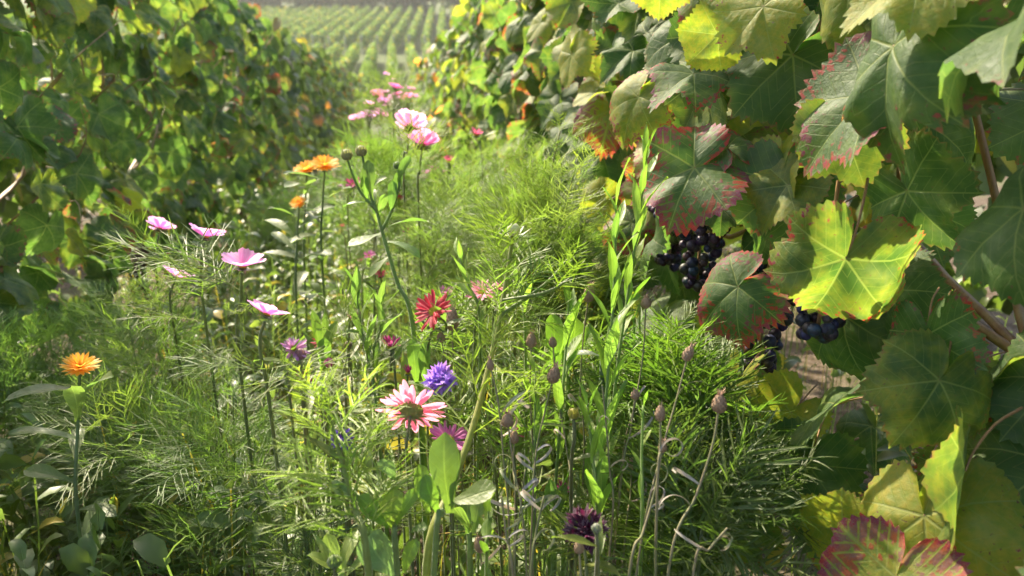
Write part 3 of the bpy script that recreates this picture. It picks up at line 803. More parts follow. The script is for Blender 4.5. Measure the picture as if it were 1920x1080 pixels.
def flower(plant, p, face, rad, kind, col, n=None, elev=10, seed=0, green=(0.10, 0.14, 0.04)):
    """flower head under a plant: calyx mesh carrying disc and petals"""
    r = random.Random(seed); face = Vector(face).normalized(); x = face.orthogonal().normalized()
    M = frame(p, x, face, rad)
    h = put(CAL['urn' if kind == 'cornflower' else kind], "flower_head", plant, M, green)
    def pet(me, a, el, s, z0, jit=0.08, nm="petal"):
        c = [max(0, v * r.uniform(.88, 1.1)) for v in col]
        L = Matrix.Translation((0, 0, z0)) @ Matrix.Rotation(a, 4, 'Z') @ Matrix.Rotation(R(el), 4, 'X') @ Matrix.Rotation(r.gauss(0, jit * 2), 4, 'Y') @ Matrix.Diagonal((s, s, s, 1))
        put(me, nm, h, M @ L, c)
    if kind == 'cornflower':
        N = n or 13
        for k in range(N): pet(FL[k % 3], 6.283 * k / N + r.uniform(-.15, .15), elev + r.uniform(-12, 22), r.uniform(.85, 1.1), .02, nm="floret")
        for k in range(7): pet(FL[k % 3], 6.283 * k / 7, 62 + r.uniform(-12, 12), .62, .02, nm="floret")
        return h
    put(DISC[kind], "disc", h, M, None)
    if kind == 'aster':
        N = n or 26
        for k in range(N): pet(PA[r.randrange(5)], 6.283 * k / N + r.uniform(-.12, .12), elev + r.uniform(-13, 13) + (8 if k % 2 else 0), r.uniform(.74, 1.07), .0, .14)
    elif kind == 'cosmos':
        N = n or 8
        for k in range(N): pet(PC[r.randrange(4)], 6.283 * k / N + r.uniform(-.06, .06), elev + r.uniform(-6, 6), r.uniform(.93, 1.05), .01 * (k % 2), 0.05)
    else:
        for lay, (N, e, s) in enumerate(((20, elev, 1.0), (18, elev + 14, .9), (14, elev + 30, .7))):
            for k in range(N): pet(PK[r.randrange(4)], 6.283 * (k + lay * .4) / N, e + r.uniform(-6, 6), s * r.uniform(.9, 1.05), .02 * lay)
    return h

def ground_path(pix, default_d=None):
    """pixel path (px, py, d), top last or first, continued down to the soil"""
    pts = [at(*q) for q in pix]
    if pts[0].z > pts[-1].z and len(pts) > 1: pts.reverse()
    a = pts[0]; g = V(a.x, a.y, 0)
    if len(pts) > 1:
        t = (pts[1] - pts[0]); k = (a.z - gz(a.x, a.y)) / max(0.05, t.z); k = min(k, 0.6)
        g.x -= t.x * k * 0.4; g.y -= t.y * k * 0.4
    g.z = gz(g.x, g.y) - 0.02
    if (a - g).length > 0.08: pts = [g, g.lerp(a, 0.5) + V(rng.uniform(-.01, .01), rng.uniform(-.01, .01), 0)] + pts
    else: pts = [g] + pts
    return smooth_path(pts, 6)
def stem(plant, path, r0, r1, col, name="stem", mat=None, n=6):
    b = MB(); b.tube(path, np.linspace(r0, r1, len(path)), n)
    return put(b.mesh("stem", [mat or M_STEM]), name, plant, None, col)
def jit(c, r, a=0.15): k = r.uniform(1 - a, 1 + a); return (c[0] * k * r.uniform(.92, 1.1), c[1] * k, c[2] * k * r.uniform(.85, 1.1))

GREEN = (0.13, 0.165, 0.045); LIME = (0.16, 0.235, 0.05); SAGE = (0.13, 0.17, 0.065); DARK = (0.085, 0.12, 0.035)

def feathery(label, path, r0=0.003, leaf=0.11, nodes=9, seed=0, fine=False, col=GREEN, group=None, t0=0.3, cat="plant", name="feathery_plant", per=2, branch=0.0):
    r = random.Random(seed)
    t = thing(name, label, cat, path[0], group)
    stem(t, path, r0, r0 * 0.35, jit((col[0] * 1.1, col[1], col[2]), r))
    lib = FF if fine else FC
    def leaves(path, nodes, t0, leaf):
        for i in range(nodes):
            f = t0 + (1 - t0) * (i + r.uniform(-.2, .2)) / max(1, nodes - 1)
            p, d = along(path, f); a0 = i * 1.57 + r.uniform(-.5, .5)
            u0 = d.orthogonal().normalized(); v0 = d.cross(u0)
            for k in range(per):
                a = a0 + 6.283 * k / per + r.uniform(-.25, .25)
                o = u0 * math.cos(a) + v0 * math.sin(a)
                y = o * r.uniform(.7, 1.0) + d * r.uniform(.25, .85)
                s = leaf * r.uniform(.7, 1.15) * (1.0 if f < 0.7 else 1.0 - 2.0 * (f - 0.7))
                put(lib[r.randrange(len(lib))], "leaf", t, frame(p, y, V(0, 0, 1) + d * .4 + rv(r, .25), s), jit(col, r))
    leaves(path, nodes, t0, leaf)
    if branch:
        for i in range(int(branch)):
            f = r.uniform(max(t0, .3), .85); p, d = along(path, f); o = rv(r); o.z = 0; o.normalize()
            L = r.uniform(.05, .12); end = p + o * L * .8 + d * L * .8; end.z = min(end.z, path[-1].z - .03)
            bp = smooth_path([p, p.lerp(end, .5) + o * L * .12, end], 4)
            stem(t, bp, r0 * .5, r0 * .25, jit(col, r), "branch")
            leaves(bp, max(3, int(L / .035)), .15, leaf * .7)
    return t
def leaf_px(plant, base, tip, wpx, d0, d1, nrm, lib, col, r, width_unit):
    a = at(base[0], base[1], d0); b_ = at(tip[0], tip[1], d1); L = (b_ - a).length
    w = wpx * (d0 + d1) / 2 / FPX
    put(lib[r.randrange(len(lib))], "leaf", plant, frame(a, b_ - a, camdir(*nrm), (w / (2 * width_unit), L, L)), jit(col, r, .1))
def bud(plant, p, d, s, kind, col, seed=0, name="bud"):
    """closed bud: round body with pointed sepals, along direction d"""
    r = random.Random(seed); b = MB()
    b.lathe([(.1, -1.0), (.5, -.9), (.9, -.45), (1.0, 0), (.85, .5), (.5, .85), (.05, 1.0)], 10)
    n = {'round': 12, 'star': 8, 'plain': 7}[kind]
    for k in range(n):
        a = 6.283 * k / n; u_ = V(math.cos(a), math.sin(a), 0)
        if kind == 'star':
            b.ribbon([u_ * .4 - V(0, 0, .9), u_ * 1.4 - V(0, 0, .7), u_ * 2.6 + V(0, 0, r.uniform(-.6, .3))], [.28, .24, .03], V(0, 0, 1), .2)
        else:
            b.ribbon([u_ * .6 - V(0, 0, .85), u_ * 1.07 - V(0, 0, .1), u_ * .72 + V(0, 0, .95 + (.2 if kind == 'round' else 0))], [.3, .26, .03], u_, .15)
    put(b.mesh("bud", [M_CALYX]), name, plant, frame(p, Vector(d).orthogonal(), d, s), col)
def seed_head(plant, p, d, s, seed):
    """dry urn-shaped seed head with overlapping scales and a bristly mouth"""
    r = random.Random(seed); b = MB(); nb = r.choice([5, 12, 20])
    prof = [(.12, -1.05), (.42, -1.0), (.82, -.55), (.92, -.1), (.72, .45), (.42, .85), (.30, 1.0)]
    b.lathe(prof, 10, 0, None, .05, r)
    zz = [q[1] for q in prof]; rr = [q[0] for q in prof]
    for i in range(6):
        for k in range(8):
            a = 6.283 * (k + .5 * (i % 2)) / 8; u_ = V(math.cos(a), math.sin(a), 0); z = -.85 + i * .3
            p0 = u_ * (float(np.interp(z, zz, rr)) + .03) + V(0, 0, z); p1 = u_ * (float(np.interp(z + .38, zz, rr)) + .10) + V(0, 0, z + .38)
            b.ribbon([p0, p0.lerp(p1, .6) + u_ * .05, p1], [.30, .24, .03], u_, .2)
    for k in range(nb):
        a = r.uniform(0, 6.28); u_ = V(math.cos(a), math.sin(a), 0)
        b.ribbon([u_ * .2 + V(0, 0, .8), u_ * .38 + V(0, 0, 1.25), u_ * r.uniform(.45, .9) + V(0, 0, r.uniform(1.4, 1.9))], [.09, .07, .02], u_, 0, 1)
    k = r.uniform(.82, 1.08)
    put(b.mesh("seed_head", [M_DRYHEAD, M_BRISTLE]), "seed_head", plant, frame(p, Vector(d).orthogonal(), d, (s * k, s * k, s * 1.15 * r.uniform(.9, 1.2))))

# ------------------------------------------------------------------ undergrowth nobody could count
def undergrowth():
    r = random.Random(21)
    def where():
        y = 0.42 + 6.5 * r.random() ** 1.7; x = r.uniform(-0.80, 0.48) if r.random() < .80 else r.choice([r.uniform(-1.25, -.8), r.uniform(.48, 1.5), r.uniform(.48, 1.5)]); return x, y
    b = MB()
    for i in range(2300):
        x, y = where(); z = gz(x, y); h = r.uniform(.14, .36) + min(.12, .05 * y)
        if y < 0.75: h *= 0.8
        top = V(x + r.gauss(0, .04), y + r.gauss(0, .04), z + h)
        path = smooth_path([V(x, y, z - .01), V(x, y, z).lerp(top, .5) + rv(r, .01), top], 3)
        b.ribbon(path, .0012, rv(r).normalized())
        for k in range(r.randrange(7, 12)):
            p, d = along(path, r.uniform(.25, 1)); o = rv(r); o.z = abs(o.z) * .6 + .1; o.normalize()
            L = r.uniform(.025, .06); w = L * r.choice([.10, .14, .2, .26]); nn = (V(0, 0, 1) + rv(r, .4)).normalized()
            b.ribbon([p, p + o * L * .35 + V(0, 0, .004), p + o * L * .7 + V(0, 0, .002), p + o * L - V(0, 0, .15 * L)], [w * .35, w, w * .8, w * .05], nn, .3)
    o = put(b.mesh("undergrowth", [M_UNDER]), "undergrowth", None, None, (0.12, 0.165, 0.05))
    tag(o, "mixed low leafy undergrowth between the flower stems", "undergrowth", None, "stuff")
    b = MB()
    for i in range(5200):
        x, y = where(); z = gz(x, y); h = r.uniform(.10, .34); L = rv(r); L.z = 0; L = L * .05
        nn = rv(r); nn.z *= .3; w = r.uniform(.0009, .0022)
        b.ribbon([V(x, y, z - .01), V(x, y, z) + L * .25 + V(0, 0, h * .45), V(x, y, z) + L * .8 + V(0, 0, h * .85), V(x, y, z) + L * 1.7 + V(0, 0, h * r.uniform(.8, 1.05))], [w, w, w * .8, w * .1], nn.normalized(), .3)
    o = put(b.mesh("grass", [M_UNDER]), "grass", None, None, (0.125, 0.165, 0.05))
    tag(o, "thin grass blades and fine thread leaves along the strip", "grass", None, "stuff")
undergrowth()

# ------------------------------------------------------------------ feathery plants
def fp(label, pix, **kw): return feathery(label, ground_path(pix), **kw)
f = fp("tall airy feathery plant rising against the vine leaves", [(965, 640, 1.28), (985, 540, 1.28), (1012, 420, 1.27), (1050, 245, 1.24)], r0=.0035, leaf=.12, nodes=15, seed=1, fine=True, col=(.15, .19, .045), per=3, t0=.32, branch=6)
f = fp("feathery plant with thick stem and flat topped bud", [(800, 1062, .72), (850, 905, .76), (890, 790, .79), (930, 630, .83), (950, 520, .85), (962, 436, .86)], r0=.0052, leaf=.085, nodes=10, seed=2, col=(.16, .21, .045), per=2, t0=.55, branch=2)
bud(f, at(963, 431, .86), V(0, 0, 1), .0075, 'star', (.48, .48, .36), 1)
f = fp("feathery plant with stout yellow green stem and small round bud", [(690, 1062, .63), (668, 960, .645), (645, 880, .66), (620, 790, .675), (606, 740, .68)], r0=.0040, leaf=.072, nodes=15, seed=3, col=(.19, .25, .055), per=2, t0=.36, branch=0)
bud(f, at(604, 729, .68), V(0, 0, 1), .0042, 'star', (.25, .28, .14), 2)
fp("second airy feathery stem leaning towards the purple edged leaf", [(1010, 600, 1.22), (1040, 470, 1.2), (1085, 290, 1.18)], r0=.0024, leaf=.10, nodes=14, seed=4, fine=True, col=(.17, .21, .06), per=3, t0=.45, branch=4)
fp("third airy feathery stem next to the tall one", [(970, 600, 1.3), (985, 440, 1.3), (1000, 300, 1.3)], r0=.0024, leaf=.10, nodes=13, seed=5, fine=True, col=(.17, .21, .06), per=3, t0=.45, branch=3)
more = [ # label, pixel path, leaf, nodes, fine, colour, per, branch
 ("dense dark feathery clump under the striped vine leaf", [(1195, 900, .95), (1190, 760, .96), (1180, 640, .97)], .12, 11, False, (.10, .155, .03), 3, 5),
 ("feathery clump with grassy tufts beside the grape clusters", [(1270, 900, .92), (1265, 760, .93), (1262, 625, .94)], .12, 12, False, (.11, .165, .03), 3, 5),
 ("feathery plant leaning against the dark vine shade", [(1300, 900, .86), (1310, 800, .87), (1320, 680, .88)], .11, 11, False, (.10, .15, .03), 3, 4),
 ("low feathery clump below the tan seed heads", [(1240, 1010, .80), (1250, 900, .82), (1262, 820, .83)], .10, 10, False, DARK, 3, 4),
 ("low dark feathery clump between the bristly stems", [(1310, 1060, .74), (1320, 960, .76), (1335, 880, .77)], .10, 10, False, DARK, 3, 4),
 ("feathery clump round the maroon cornflower", [(1080, 1075, .80), (1075, 1000, .82), (1070, 950, .83)], .08, 7, False, GREEN, 2, 2),
 ("bushy feathery plant beside the violet cornflower", [(930, 900, .90), (915, 790, .91), (900, 690, .92)], .095, 9, False, (.15, .20, .045), 2, 2),
 ("silvery lit feathery plant behind the thick stem", [(1000, 800, 1.0), (1010, 720, 1.0), (1015, 640, 1.0)], .10, 8, False, (.16, .21, .05), 2, 2),
 ("feathery plant spreading below the star shaped bud", [(830, 680, 1.04), (850, 620, 1.04), (868, 570, 1.04)], .095, 7, False, (.15, .20, .045), 2, 1),
 ("fine feathery plant between the magenta asters", [(640, 760, .92), (652, 660, .94), (655, 590, .95)], .08, 7, True, GREEN, 2, 1),
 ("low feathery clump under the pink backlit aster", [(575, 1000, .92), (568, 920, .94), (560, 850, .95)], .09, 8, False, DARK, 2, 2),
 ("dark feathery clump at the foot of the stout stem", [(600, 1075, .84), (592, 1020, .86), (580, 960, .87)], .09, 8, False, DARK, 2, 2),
 ("feathery clump filling in behind the broad rosette", [(700, 900, .95), (705, 850, .96), (708, 800, .97)], .08, 7, False, GREEN, 2, 1),
 ("fine misty feathery plant behind the bare calendula", [(800, 560, 1.55), (815, 470, 1.55), (830, 395, 1.55)], .11, 10, True, (.165, .205, .065), 3, 5),
 ("fine misty feathery plant under the two pink cosmos", [(850, 520, 1.7), (870, 420, 1.7), (885, 300, 1.7)], .12, 12, True, (.165, .205, .065), 3, 5),
 ("fine feathery plant between calendula and vine row", [(930, 560, 1.5), (940, 450, 1.5), (945, 370, 1.5)], .11, 11, True, (.15, .20, .06), 3, 5),
 ("feathery plant behind the bright willowy stems", [(1080, 640, 1.2), (1085, 540, 1.2), (1095, 480, 1.2)], .10, 9, True, (.12, .17, .04), 3, 2),
 ("fine feathery plant near the orange calendulas", [(700, 480, 1.9), (705, 380, 1.9), (708, 290, 1.9)], .13, 11, True, (.14, .19, .05), 3, 4),
 ("feathery thicket in front of the distant pink cosmos", [(690, 420, 2.3), (700, 330, 2.3), (705, 255, 2.3)], .15, 12, True, (.14, .195, .055), 3, 5),
 ("feathery plant with magenta flecks behind it", [(760, 430, 2.0), (765, 360, 2.0), (770, 300, 2.0)], .14, 11, True, (.14, .19, .05), 3, 4),
 ("fine feathery plant beside the sunlit vine row", [(930, 420, 2.2), (930, 340, 2.2), (935, 290, 2.2)], .15, 11, True, (.15, .19, .05), 3, 4),
]
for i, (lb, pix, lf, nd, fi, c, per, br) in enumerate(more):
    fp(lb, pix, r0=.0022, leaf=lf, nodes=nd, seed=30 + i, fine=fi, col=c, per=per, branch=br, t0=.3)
r = random.Random(77)
for i in range(27):                                   # the strip goes on down the slope and to both sides
    if i < 9: y = r.uniform(1.9, 4.6); x = r.uniform(-.62, .3)
    elif i < 17: y = r.uniform(4.5, 9); x = r.uniform(-.6, .3)
    else: y = r.uniform(.75, 1.7); x = r.uniform(-.80, -.26) * (1 if y > 1 else .8)
    h = r.uniform(.42, .66) if i < 17 else r.uniform(.42, .58); g = V(x, y, gz(x, y) - .02)
    p = smooth_path([g, g + V(r.gauss(0, .03), r.gauss(0, .03), h * .5), g + V(r.gauss(0, .06), r.gauss(0, .06), h)], 6)
    feathery("soft feathery plant without flowers in the thick of the strip", p, r0=.002, leaf=.14, nodes=9, seed=200 + i, fine=True, col=jit((.135, .19, .055), r), per=3, t0=.3, branch=3, group="flowerless feathery plants filling the strip")

# ------------------------------------------------------------------ bright willowy stems
def willowy(label, pix, seed, col=LIME, leaf=.055, nodes=14, t0=.25, lib=LL, up_=1.2, r0=.0022):
    r = random.Random(seed); path = ground_path(pix)
    t = thing("leafy_stem", label, "plant", path[0]); stem(t, path, r0, r0 * .45, col)
    for i in range(nodes):
        f = t0 + (1 - t0) * i / (nodes - 1); p, d = along(path, f); a = i * 2.4
        u0 = d.orthogonal().normalized(); o = u0 * math.cos(a) + d.cross(u0) * math.sin(a)
        put(lib[r.randrange(len(lib))], "leaf", t, frame(p, d * up_ * r.uniform(.8, 1.2) + o * r.uniform(.4, .8), o * -1 + d * .6, leaf * r.uniform(.75, 1.2) * (1 - .35 * max(0, f - .7) / .3)), jit(col, r))
    return t
willowy("bright backlit willowy stem with blunt leafy top", [(1118, 1000, .78), (1132, 800, .80), (1150, 560, .82), (1156, 385, .83)], 1, leaf=.066, nodes=24, t0=.35)
willowy("tallest bright willowy stem reaching the striped vine leaf", [(1150, 760, .84), (1176, 560, .85), (1200, 400, .86), (1212, 285, .87)], 2, leaf=.054, nodes=18, t0=.5)
willowy("short bright willowy stem with two wide top leaves", [(1050, 800, .84), (1062, 640, .86), (1070, 515, .87)], 3, leaf=.06, nodes=12)
willowy("slim leafy stem beside the round seed heads", [(1000, 960, .80), (1003, 820, .81), (1004, 700, .82)], 4, leaf=.045, nodes=12, col=(.15, .22, .04))
willowy("slim leafy stem behind the yellow bud", [(1120, 980, .74), (1112, 860, .75), (1100, 760, .76)], 5, leaf=.045, nodes=12, col=(.15, .22, .04))
willowy("thin leafy stem in front of the feathery clump", [(1203, 1000, .70), (1203, 860, .71), (1206, 760, .72)], 6, leaf=.03, nodes=8, col=(.17, .25, .04))
willowy("upright leafy stem next to the red aster", [(705, 760, .96), (690, 680, .97), (675, 600, .98), (668, 545, .98)], 7, leaf=.055, nodes=10, col=(.13, .19, .05), lib=LL, t0=.5)
willowy("leafy stem with clasping upright leaves below the calendula", [(700, 700, 1.0), (712, 620, 1.0), (716, 565, 1.0)], 8, leaf=.055, nodes=9, col=(.14, .20, .05), t0=.5)
willowy("small leafy sprig at the foot of the dry stems", [(912, 1060, .70), (914, 1000, .71), (916, 950, .72)], 9, leaf=.022, nodes=12, col=(.16, .22, .04), lib=LO)
willowy("pale leafy stem leaning towards the star bud", [(900, 620, .95), (880, 540, .96), (860, 478, .97)], 10, leaf=.05, nodes=9, col=(.17, .24, .05), t0=.5)
willowy("leafy stem rising out of the pale green aster patch", [(985, 640, .92), (975, 570, .93), (968, 530, .94)], 11, leaf=.05, nodes=8, col=(.18, .25, .05), t0=.4)

# ------------------------------------------------------------------ calendula with buds
def calendula_in_bud():
    r = random.Random(61); d = 1.03
    path = ground_path([(775, 620, d), (745, 530, d), (718, 440, d), (706, 395, d), (692, 360, d), (679, 290, d)])
    t = thing("calendula_plant", "tall calendula with round green buds on forked stems", "calendula", path[0])
    stem(t, path, .0034, .0016, (.16, .22, .06))
    for pp in ([(704, 392, d), (676, 360, d), (660, 325, d), (651, 297, d)], [(716, 432, d), (733, 398, d), (748, 350, d), (746, 318, d)]):
        stem(t, smooth_path([at(*q) for q in pp], 5), .0022, .0013, (.16, .22, .06), "branch")
    for px, py, s in ((650, 290, .0072), (677, 283, .0072)):
        bud(t, at(px, py, d), V(0, 0, 1) + up * .3, s, 'round', (.26, .25, .11), px)
    bud(t, at(745, 310, d), V(0, 0, 1), .005, 'round', (.14, .20, .07), 3)
    for base, tip, w, nr in [((696, 376), (692, 300), 19, (.3, .1, .9)), ((702, 350), (720, 327), 11, (-.4, .4, .8)), ((698, 380), (643, 384), 11, (0, .9, .4)),
                             ((690, 372), (680, 330), 14, (.4, .1, .9)), ((676, 358), (656, 318), 9, (.5, .3, .8)), ((709, 405), (722, 362), 14, (.5, .3, .7)),
                             ((722, 428), (803, 412), 12, (0, .95, .25)), ((715, 438), (654, 468), 26, (-.2, .8, .5)), ((736, 396), (734, 340), 15, (.2, .1, .9)),
                             ((748, 345), (766, 292), 14, (-.3, .1, .9)), ((742, 375), (750, 322), 13, (.2, .1, .9)), ((725, 455), (790, 470), 20, (.2, .8, .5)),
                             ((705, 400), (692, 350), 16, (.1, .1, .9)), ((728, 480), (690, 520), 18, (-.3, .6, .6))]:
        leaf_px(t, base, tip, w * 1.3, d, d - .01 + r.uniform(-.01, .02), nr, LS, (.13, .19, .055), r, .16)
    return t
calendula_in_bud()
def small_calendula(label, px, py, d, rad, face, seed, group=None):
    r = random.Random(seed); path = ground_path([(px - 6, py + 260 / d, d), (px - 4, py + 110 / d, d), (px, py + 4, d)])
    t = thing("calendula_plant", label, "calendula", path[0], group); stem(t, path, .003, .0018, SAGE)
    flower(t, at(px, py, d), camdir(*face), rad * d / FPX, 'calendula', (.95, .58, .012), None, 12, seed)
    for i in range(9):
        p, dd = along(path, .35 + .07 * i); o = rv(r); o.z = .4; put(LS[r.randrange(5)], "leaf", t, frame(p, o, V(0, 0, 1), r.uniform(.06, .09)), jit(SAGE, r))
small_calendula("orange calendula in full bloom facing up", 609, 312, 1.55, 31, (.1, .75, .55), 1)
small_calendula("orange calendula tucked behind its brighter neighbour", 576, 320, 1.60, 29, (-.2, .8, .5), 2)
small_calendula("small orange calendula below the blooming pair", 561, 382, 1.5, 19, (-.2, .6, .7), 3)
small_calendula("orange calendula alone among the feathery leaves by the shaded vines", 150, 690, 1.0, 38, (.2, .8, .45), 4)

def rosette():
    r = random.Random(62)
    base = at(755, 1075, .72); base.z = gz(base.x, base.y)
    t = thing("broad_leaf_plant", "rosette of broad spoon shaped leaves on pale stalks", "plant", base)
    stem(t, smooth_path([base, at(745, 1075, .655), at(740, 1000, .655), at(735, 925, .66)], 5), .0028, .0020, (.17, .22, .06))
    stem(t, smooth_path([base, at(815, 1050, .665), at(832, 960, .67), at(842, 900, .67)], 5), .0028, .0020, (.16, .21, .06))
    for base_, tip, w, nr, c in [((842, 962), (838, 812), 50, (.1, .25, .9), (.13, .19, .05)), ((842, 940), (932, 922), 44, (-.2, .75, .55), (.14, .20, .05)),
                              ((740, 990), (736, 918), 38, (0, -.2, .9), (.18, .25, .04)), ((730, 985), (672, 930), 34, (.3, .5, .7), (.17, .24, .04)),
                              ((745, 985), (775, 915), 22, (-.3, .1, .9), (.16, .23, .04)), ((806, 960), (785, 872), 30, (.3, .2, .8), (.14, .20, .045)),
                              ((735, 900), (722, 858), 30, (-.3, .5, .7), (.13, .18, .08)), ((745, 1080), (688, 992), 58, (-.2, .6, .7), (.15, .20, .09)),
                              ((688, 985), (706, 1055), 26, (.3, .3, .8), (.15, .21, .04)), ((820, 960), (800, 890), 34, (.2, .1, .9), (.17, .24, .04)),
                              ((846, 950), (862, 850), 24, (-.4, .1, .9), (.12, .18, .04)), ((770, 1000), (800, 985), 20, (0, .8, .5), (.13, .19, .05)),
                              ((690, 945), (612, 910), 26, (.1, .8, .5), (.14, .18, .09)), ((760, 1075), (778, 1010), 24, (.1, .3, .9), (.15, .21, .04))]:
        leaf_px(t, base_, tip, w * 1.15, .655, .65, nr, LS, c, r, .16)
rosette()
def broad(label, leaves, d, col, seed, lib=LS, wu=.16):
    r = random.Random(seed); b0 = leaves[0][0]; base = at(b0[0], b0[1], d); g = V(base.x, base.y, gz(base.x, base.y))
    t = thing("broad_leaf_plant", label, "plant", g); stem(t, smooth_path([g, g.lerp(base, .5), base], 4), .004, .003, col)
    for base_, tip, w, nr in leaves: leaf_px(t, base_, tip, w, d, d + r.uniform(-.02, .02), nr, lib, col, r, wu)
broad("wide yellow green leaves glowing behind the seed heads", [((1065, 705), (1078, 600), 48, (.2, .1, .9)), ((1050, 700), (1035, 585), 40, (.3, 0, .9)), ((1070, 690), (1100, 610), 34, (-.3, .2, .8))], .95, (.17, .24, .035), 1)
broad("blue green glossy leaf lying flat above the seed heads", [((1130, 668), (1058, 660), 22, (0, .9, .35)), ((1140, 690), (1180, 620), 16, (-.3, .5, .6))], .90, (.10, .15, .08), 2)
broad("upright strap leaves beside the magenta bud", [((602, 690), (588, 580), 15, (.6, 0, .7)), ((606, 690), (632, 602), 26, (-.3, .1, .9)), ((600, 700), (612, 632), 26, (.2, .1, .9)), ((616, 640), (672, 618), 12, (0, .8, .5))], .93, (.14, .21, .045), 3)
broad("broad leaves standing behind the magenta aster", [((785, 720), (770, 640), 28, (.2, .1, .9)), ((797, 722), (803, 640), 26, (-.2, .1, .9)), ((760, 715), (800, 730), 20, (0, .9, .4))], 1.0, (.13, .20, .045), 4)

broad("low pale spoon leaves beside the stout feathery stem", [((640, 1075), (612, 1000), 34, (.2, .5, .8)), ((645, 1075), (660, 990), 30, (-.2, .3, .9)), ((640, 1070), (580, 1040), 30, (.1, .8, .5)), ((650, 1078), (700, 1040), 26, (-.1, .8, .5))], .70, (.17, .23, .07), 5)
broad("cluster of soft green leaves under the violet aster", [((880, 1000), (872, 915), 30, (.2, .3, .9)), ((884, 1000), (905, 930), 28, (-.3, .4, .8)), ((880, 1000), (850, 950), 24, (.2, .6, .7)), ((882, 1005), (925, 975), 24, (0, .9, .4))], .82, (.16, .22, .06), 6)
broad("small leafy clump between the dry stalks and the maroon cornflower", [((1040, 980), (1030, 900), 28, (.2, .3, .9)), ((1042, 980), (1062, 910), 26, (-.3, .4, .8)), ((1040, 985), (1005, 940), 22, (.2, .7, .6))], .86, (.15, .21, .06), 7)

# ------------------------------------------------------------------ asters, cosmos, cornflowers
def aster(label, px, py, d, rad, face, col, n=None, elev=10, seed=0, stem_to=None, kind='aster', name="aster_plant", cat="aster", nleaf=5, group=None, sc_=.0012, green=(.10, .14, .04), leaflib=None):
    r = random.Random(seed + 900); fdir = camdir(*face); p = at(px, py, d); rr = rad * d / FPX
    back = p - fdir * rr * .28
    a = at(*stem_to) if stem_to else at(px + r.uniform(-15, 15), py + 120 / d, d + .02)
    g = V(a.x, a.y, gz(a.x, a.y) - .02)
    path = smooth_path([g, a, back - fdir * rr * .8 - V(0, 0, .01), back], 6)
    t = thing(name, label, cat, g, group); stem(t, path, sc_ * 1.4, sc_, (.13, .15, .05))
    flower(t, p, fdir, rr, kind, col, n, elev, seed, green)
    for i in range(nleaf):
        q, dd = along(path, r.uniform(.3, .75)); o = rv(r); o.z = abs(o.z) * .5 + .2
        lib = leaflib or LL; put(lib[r.randrange(len(lib))], "leaf", t, frame(q, o, V(0, 0, 1), r.uniform(.035, .06) * (2 if leaflib else 1)), jit(GREEN, r))
    return t
RED = (.55, .012, .035); MAG = (.48, .02, .20); PINK = (.85, .34, .42); ROSE = (.75, .22, .50); LILAC = (.72, .36, .68)
aster("pale pink aster seen from behind with backlit petals", 772, 768, .80, 64, (.05, .60, -.75), (.90, .36, .50), 32, -2, 1, (765, 900, .82), nleaf=0, green=(.20, .24, .07))
aster("bright red aster with yellow centre", 812, 584, .90, 42, (-.45, .45, .7), RED, 36, 8, 2, (800, 700, 1.0))
aster("half open magenta aster on a thin brown stem", 733, 652, .97, 28, (.05, 1, .15), MAG, 24, 42, 3, (742, 720, .97), nleaf=2)
aster("small magenta aster half hidden under its neighbour", 765, 700, .97, 17, (.1, 1, .3), MAG, 18, 58, 4, nleaf=2)
aster("pinkish violet aster behind the tall spoon shaped leaf", 843, 826, .88, 42, (.1, .6, .55), (.70, .20, .48), 30, 8, 5)
aster("pale pink aster among the feathery leaves", 903, 550, 1.0, 34, (-.2, .7, .5), (.85, .42, .52), 26, 10, 6)
aster("pale rose aster half hidden by feathery leaves", 938, 540, 1.06, 20, (.3, .7, .3), (.85, .38, .5), 22, 14, 46)
aster("crimson aster low beside the feathery stem", 574, 709, .88, 24, (.3, .6, .6), (.52, .015, .07), 22, 18, 7)
aster("small red aster peering between strap leaves", 598, 642, .96, 17, (-.3, .6, .6), RED, 18, 25, 8)
aster("tight magenta aster on a leafless stem above the strap leaves", 656, 600, 1.05, 14, (.2, 1, .2), MAG, 16, 60, 10, nleaf=1)
aster("lilac pink bloom at the edge of the shaded vines", 550, 655, .86, 30, (.5, .5, .6), LILAC, 24, 14, 11)
aster("faded mauve aster behind the red one", 838, 550, 1.12, 18, (.1, .8, .4), (.45, .16, .32), 20, 30, 12)
aster("small coral pink aster halfway down the calendula stem", 714, 516, 1.45, 14, (.1, .7, .6), (.75, .06, .12), 18, 20, 13)
aster("small violet pink aster above the coral one", 692, 480, 1.5, 14, (.1, .7, .6), (.70, .16, .42), 18, 20, 14)
aster("magenta aster behind the calendula buds", 662, 346, 1.8, 18, (.1, .7, .6), (.62, .04, .24), 20, 20, 15)
aster("tiny red aster beside the upright calendula leaf", 748, 372, 1.9, 12, (.1, .7, .6), (.65, .04, .08), 18, 20, 16)
aster("dark rose aster near the two pink cosmos", 842, 303, 1.9, 16, (.1, .8, .4), (.40, .03, .10), 20, 40, 17)
aster("faded rose aster in front of the sunlit vine row", 893, 253, 2.0, 18, (.1, .8, .4), (.55, .07, .16), 20, 30, 18)
aster("small crimson aster in the far feathery haze", 682, 275, 2.3, 14, (.1, .8, .4), (.5, .03, .12), 18, 30, 19)
aster("pink aster low under the violet cornflower leaves", 965, 815, .90, 18, (.2, .7, .5), (.75, .16, .32), 20, 20, 20)
aster("dull rose aster sunk among the dry stems", 1055, 920, .88, 20, (.1, .7, .5), (.38, .05, .14), 18, 25, 21)
aster("violet cornflower lit from behind", 828, 718, .88, 34, (-.1, .7, .45), (.38, .25, .74), 15, 22, 30, kind='cornflower', name="cornflower_plant", cat="cornflower", nleaf=3)
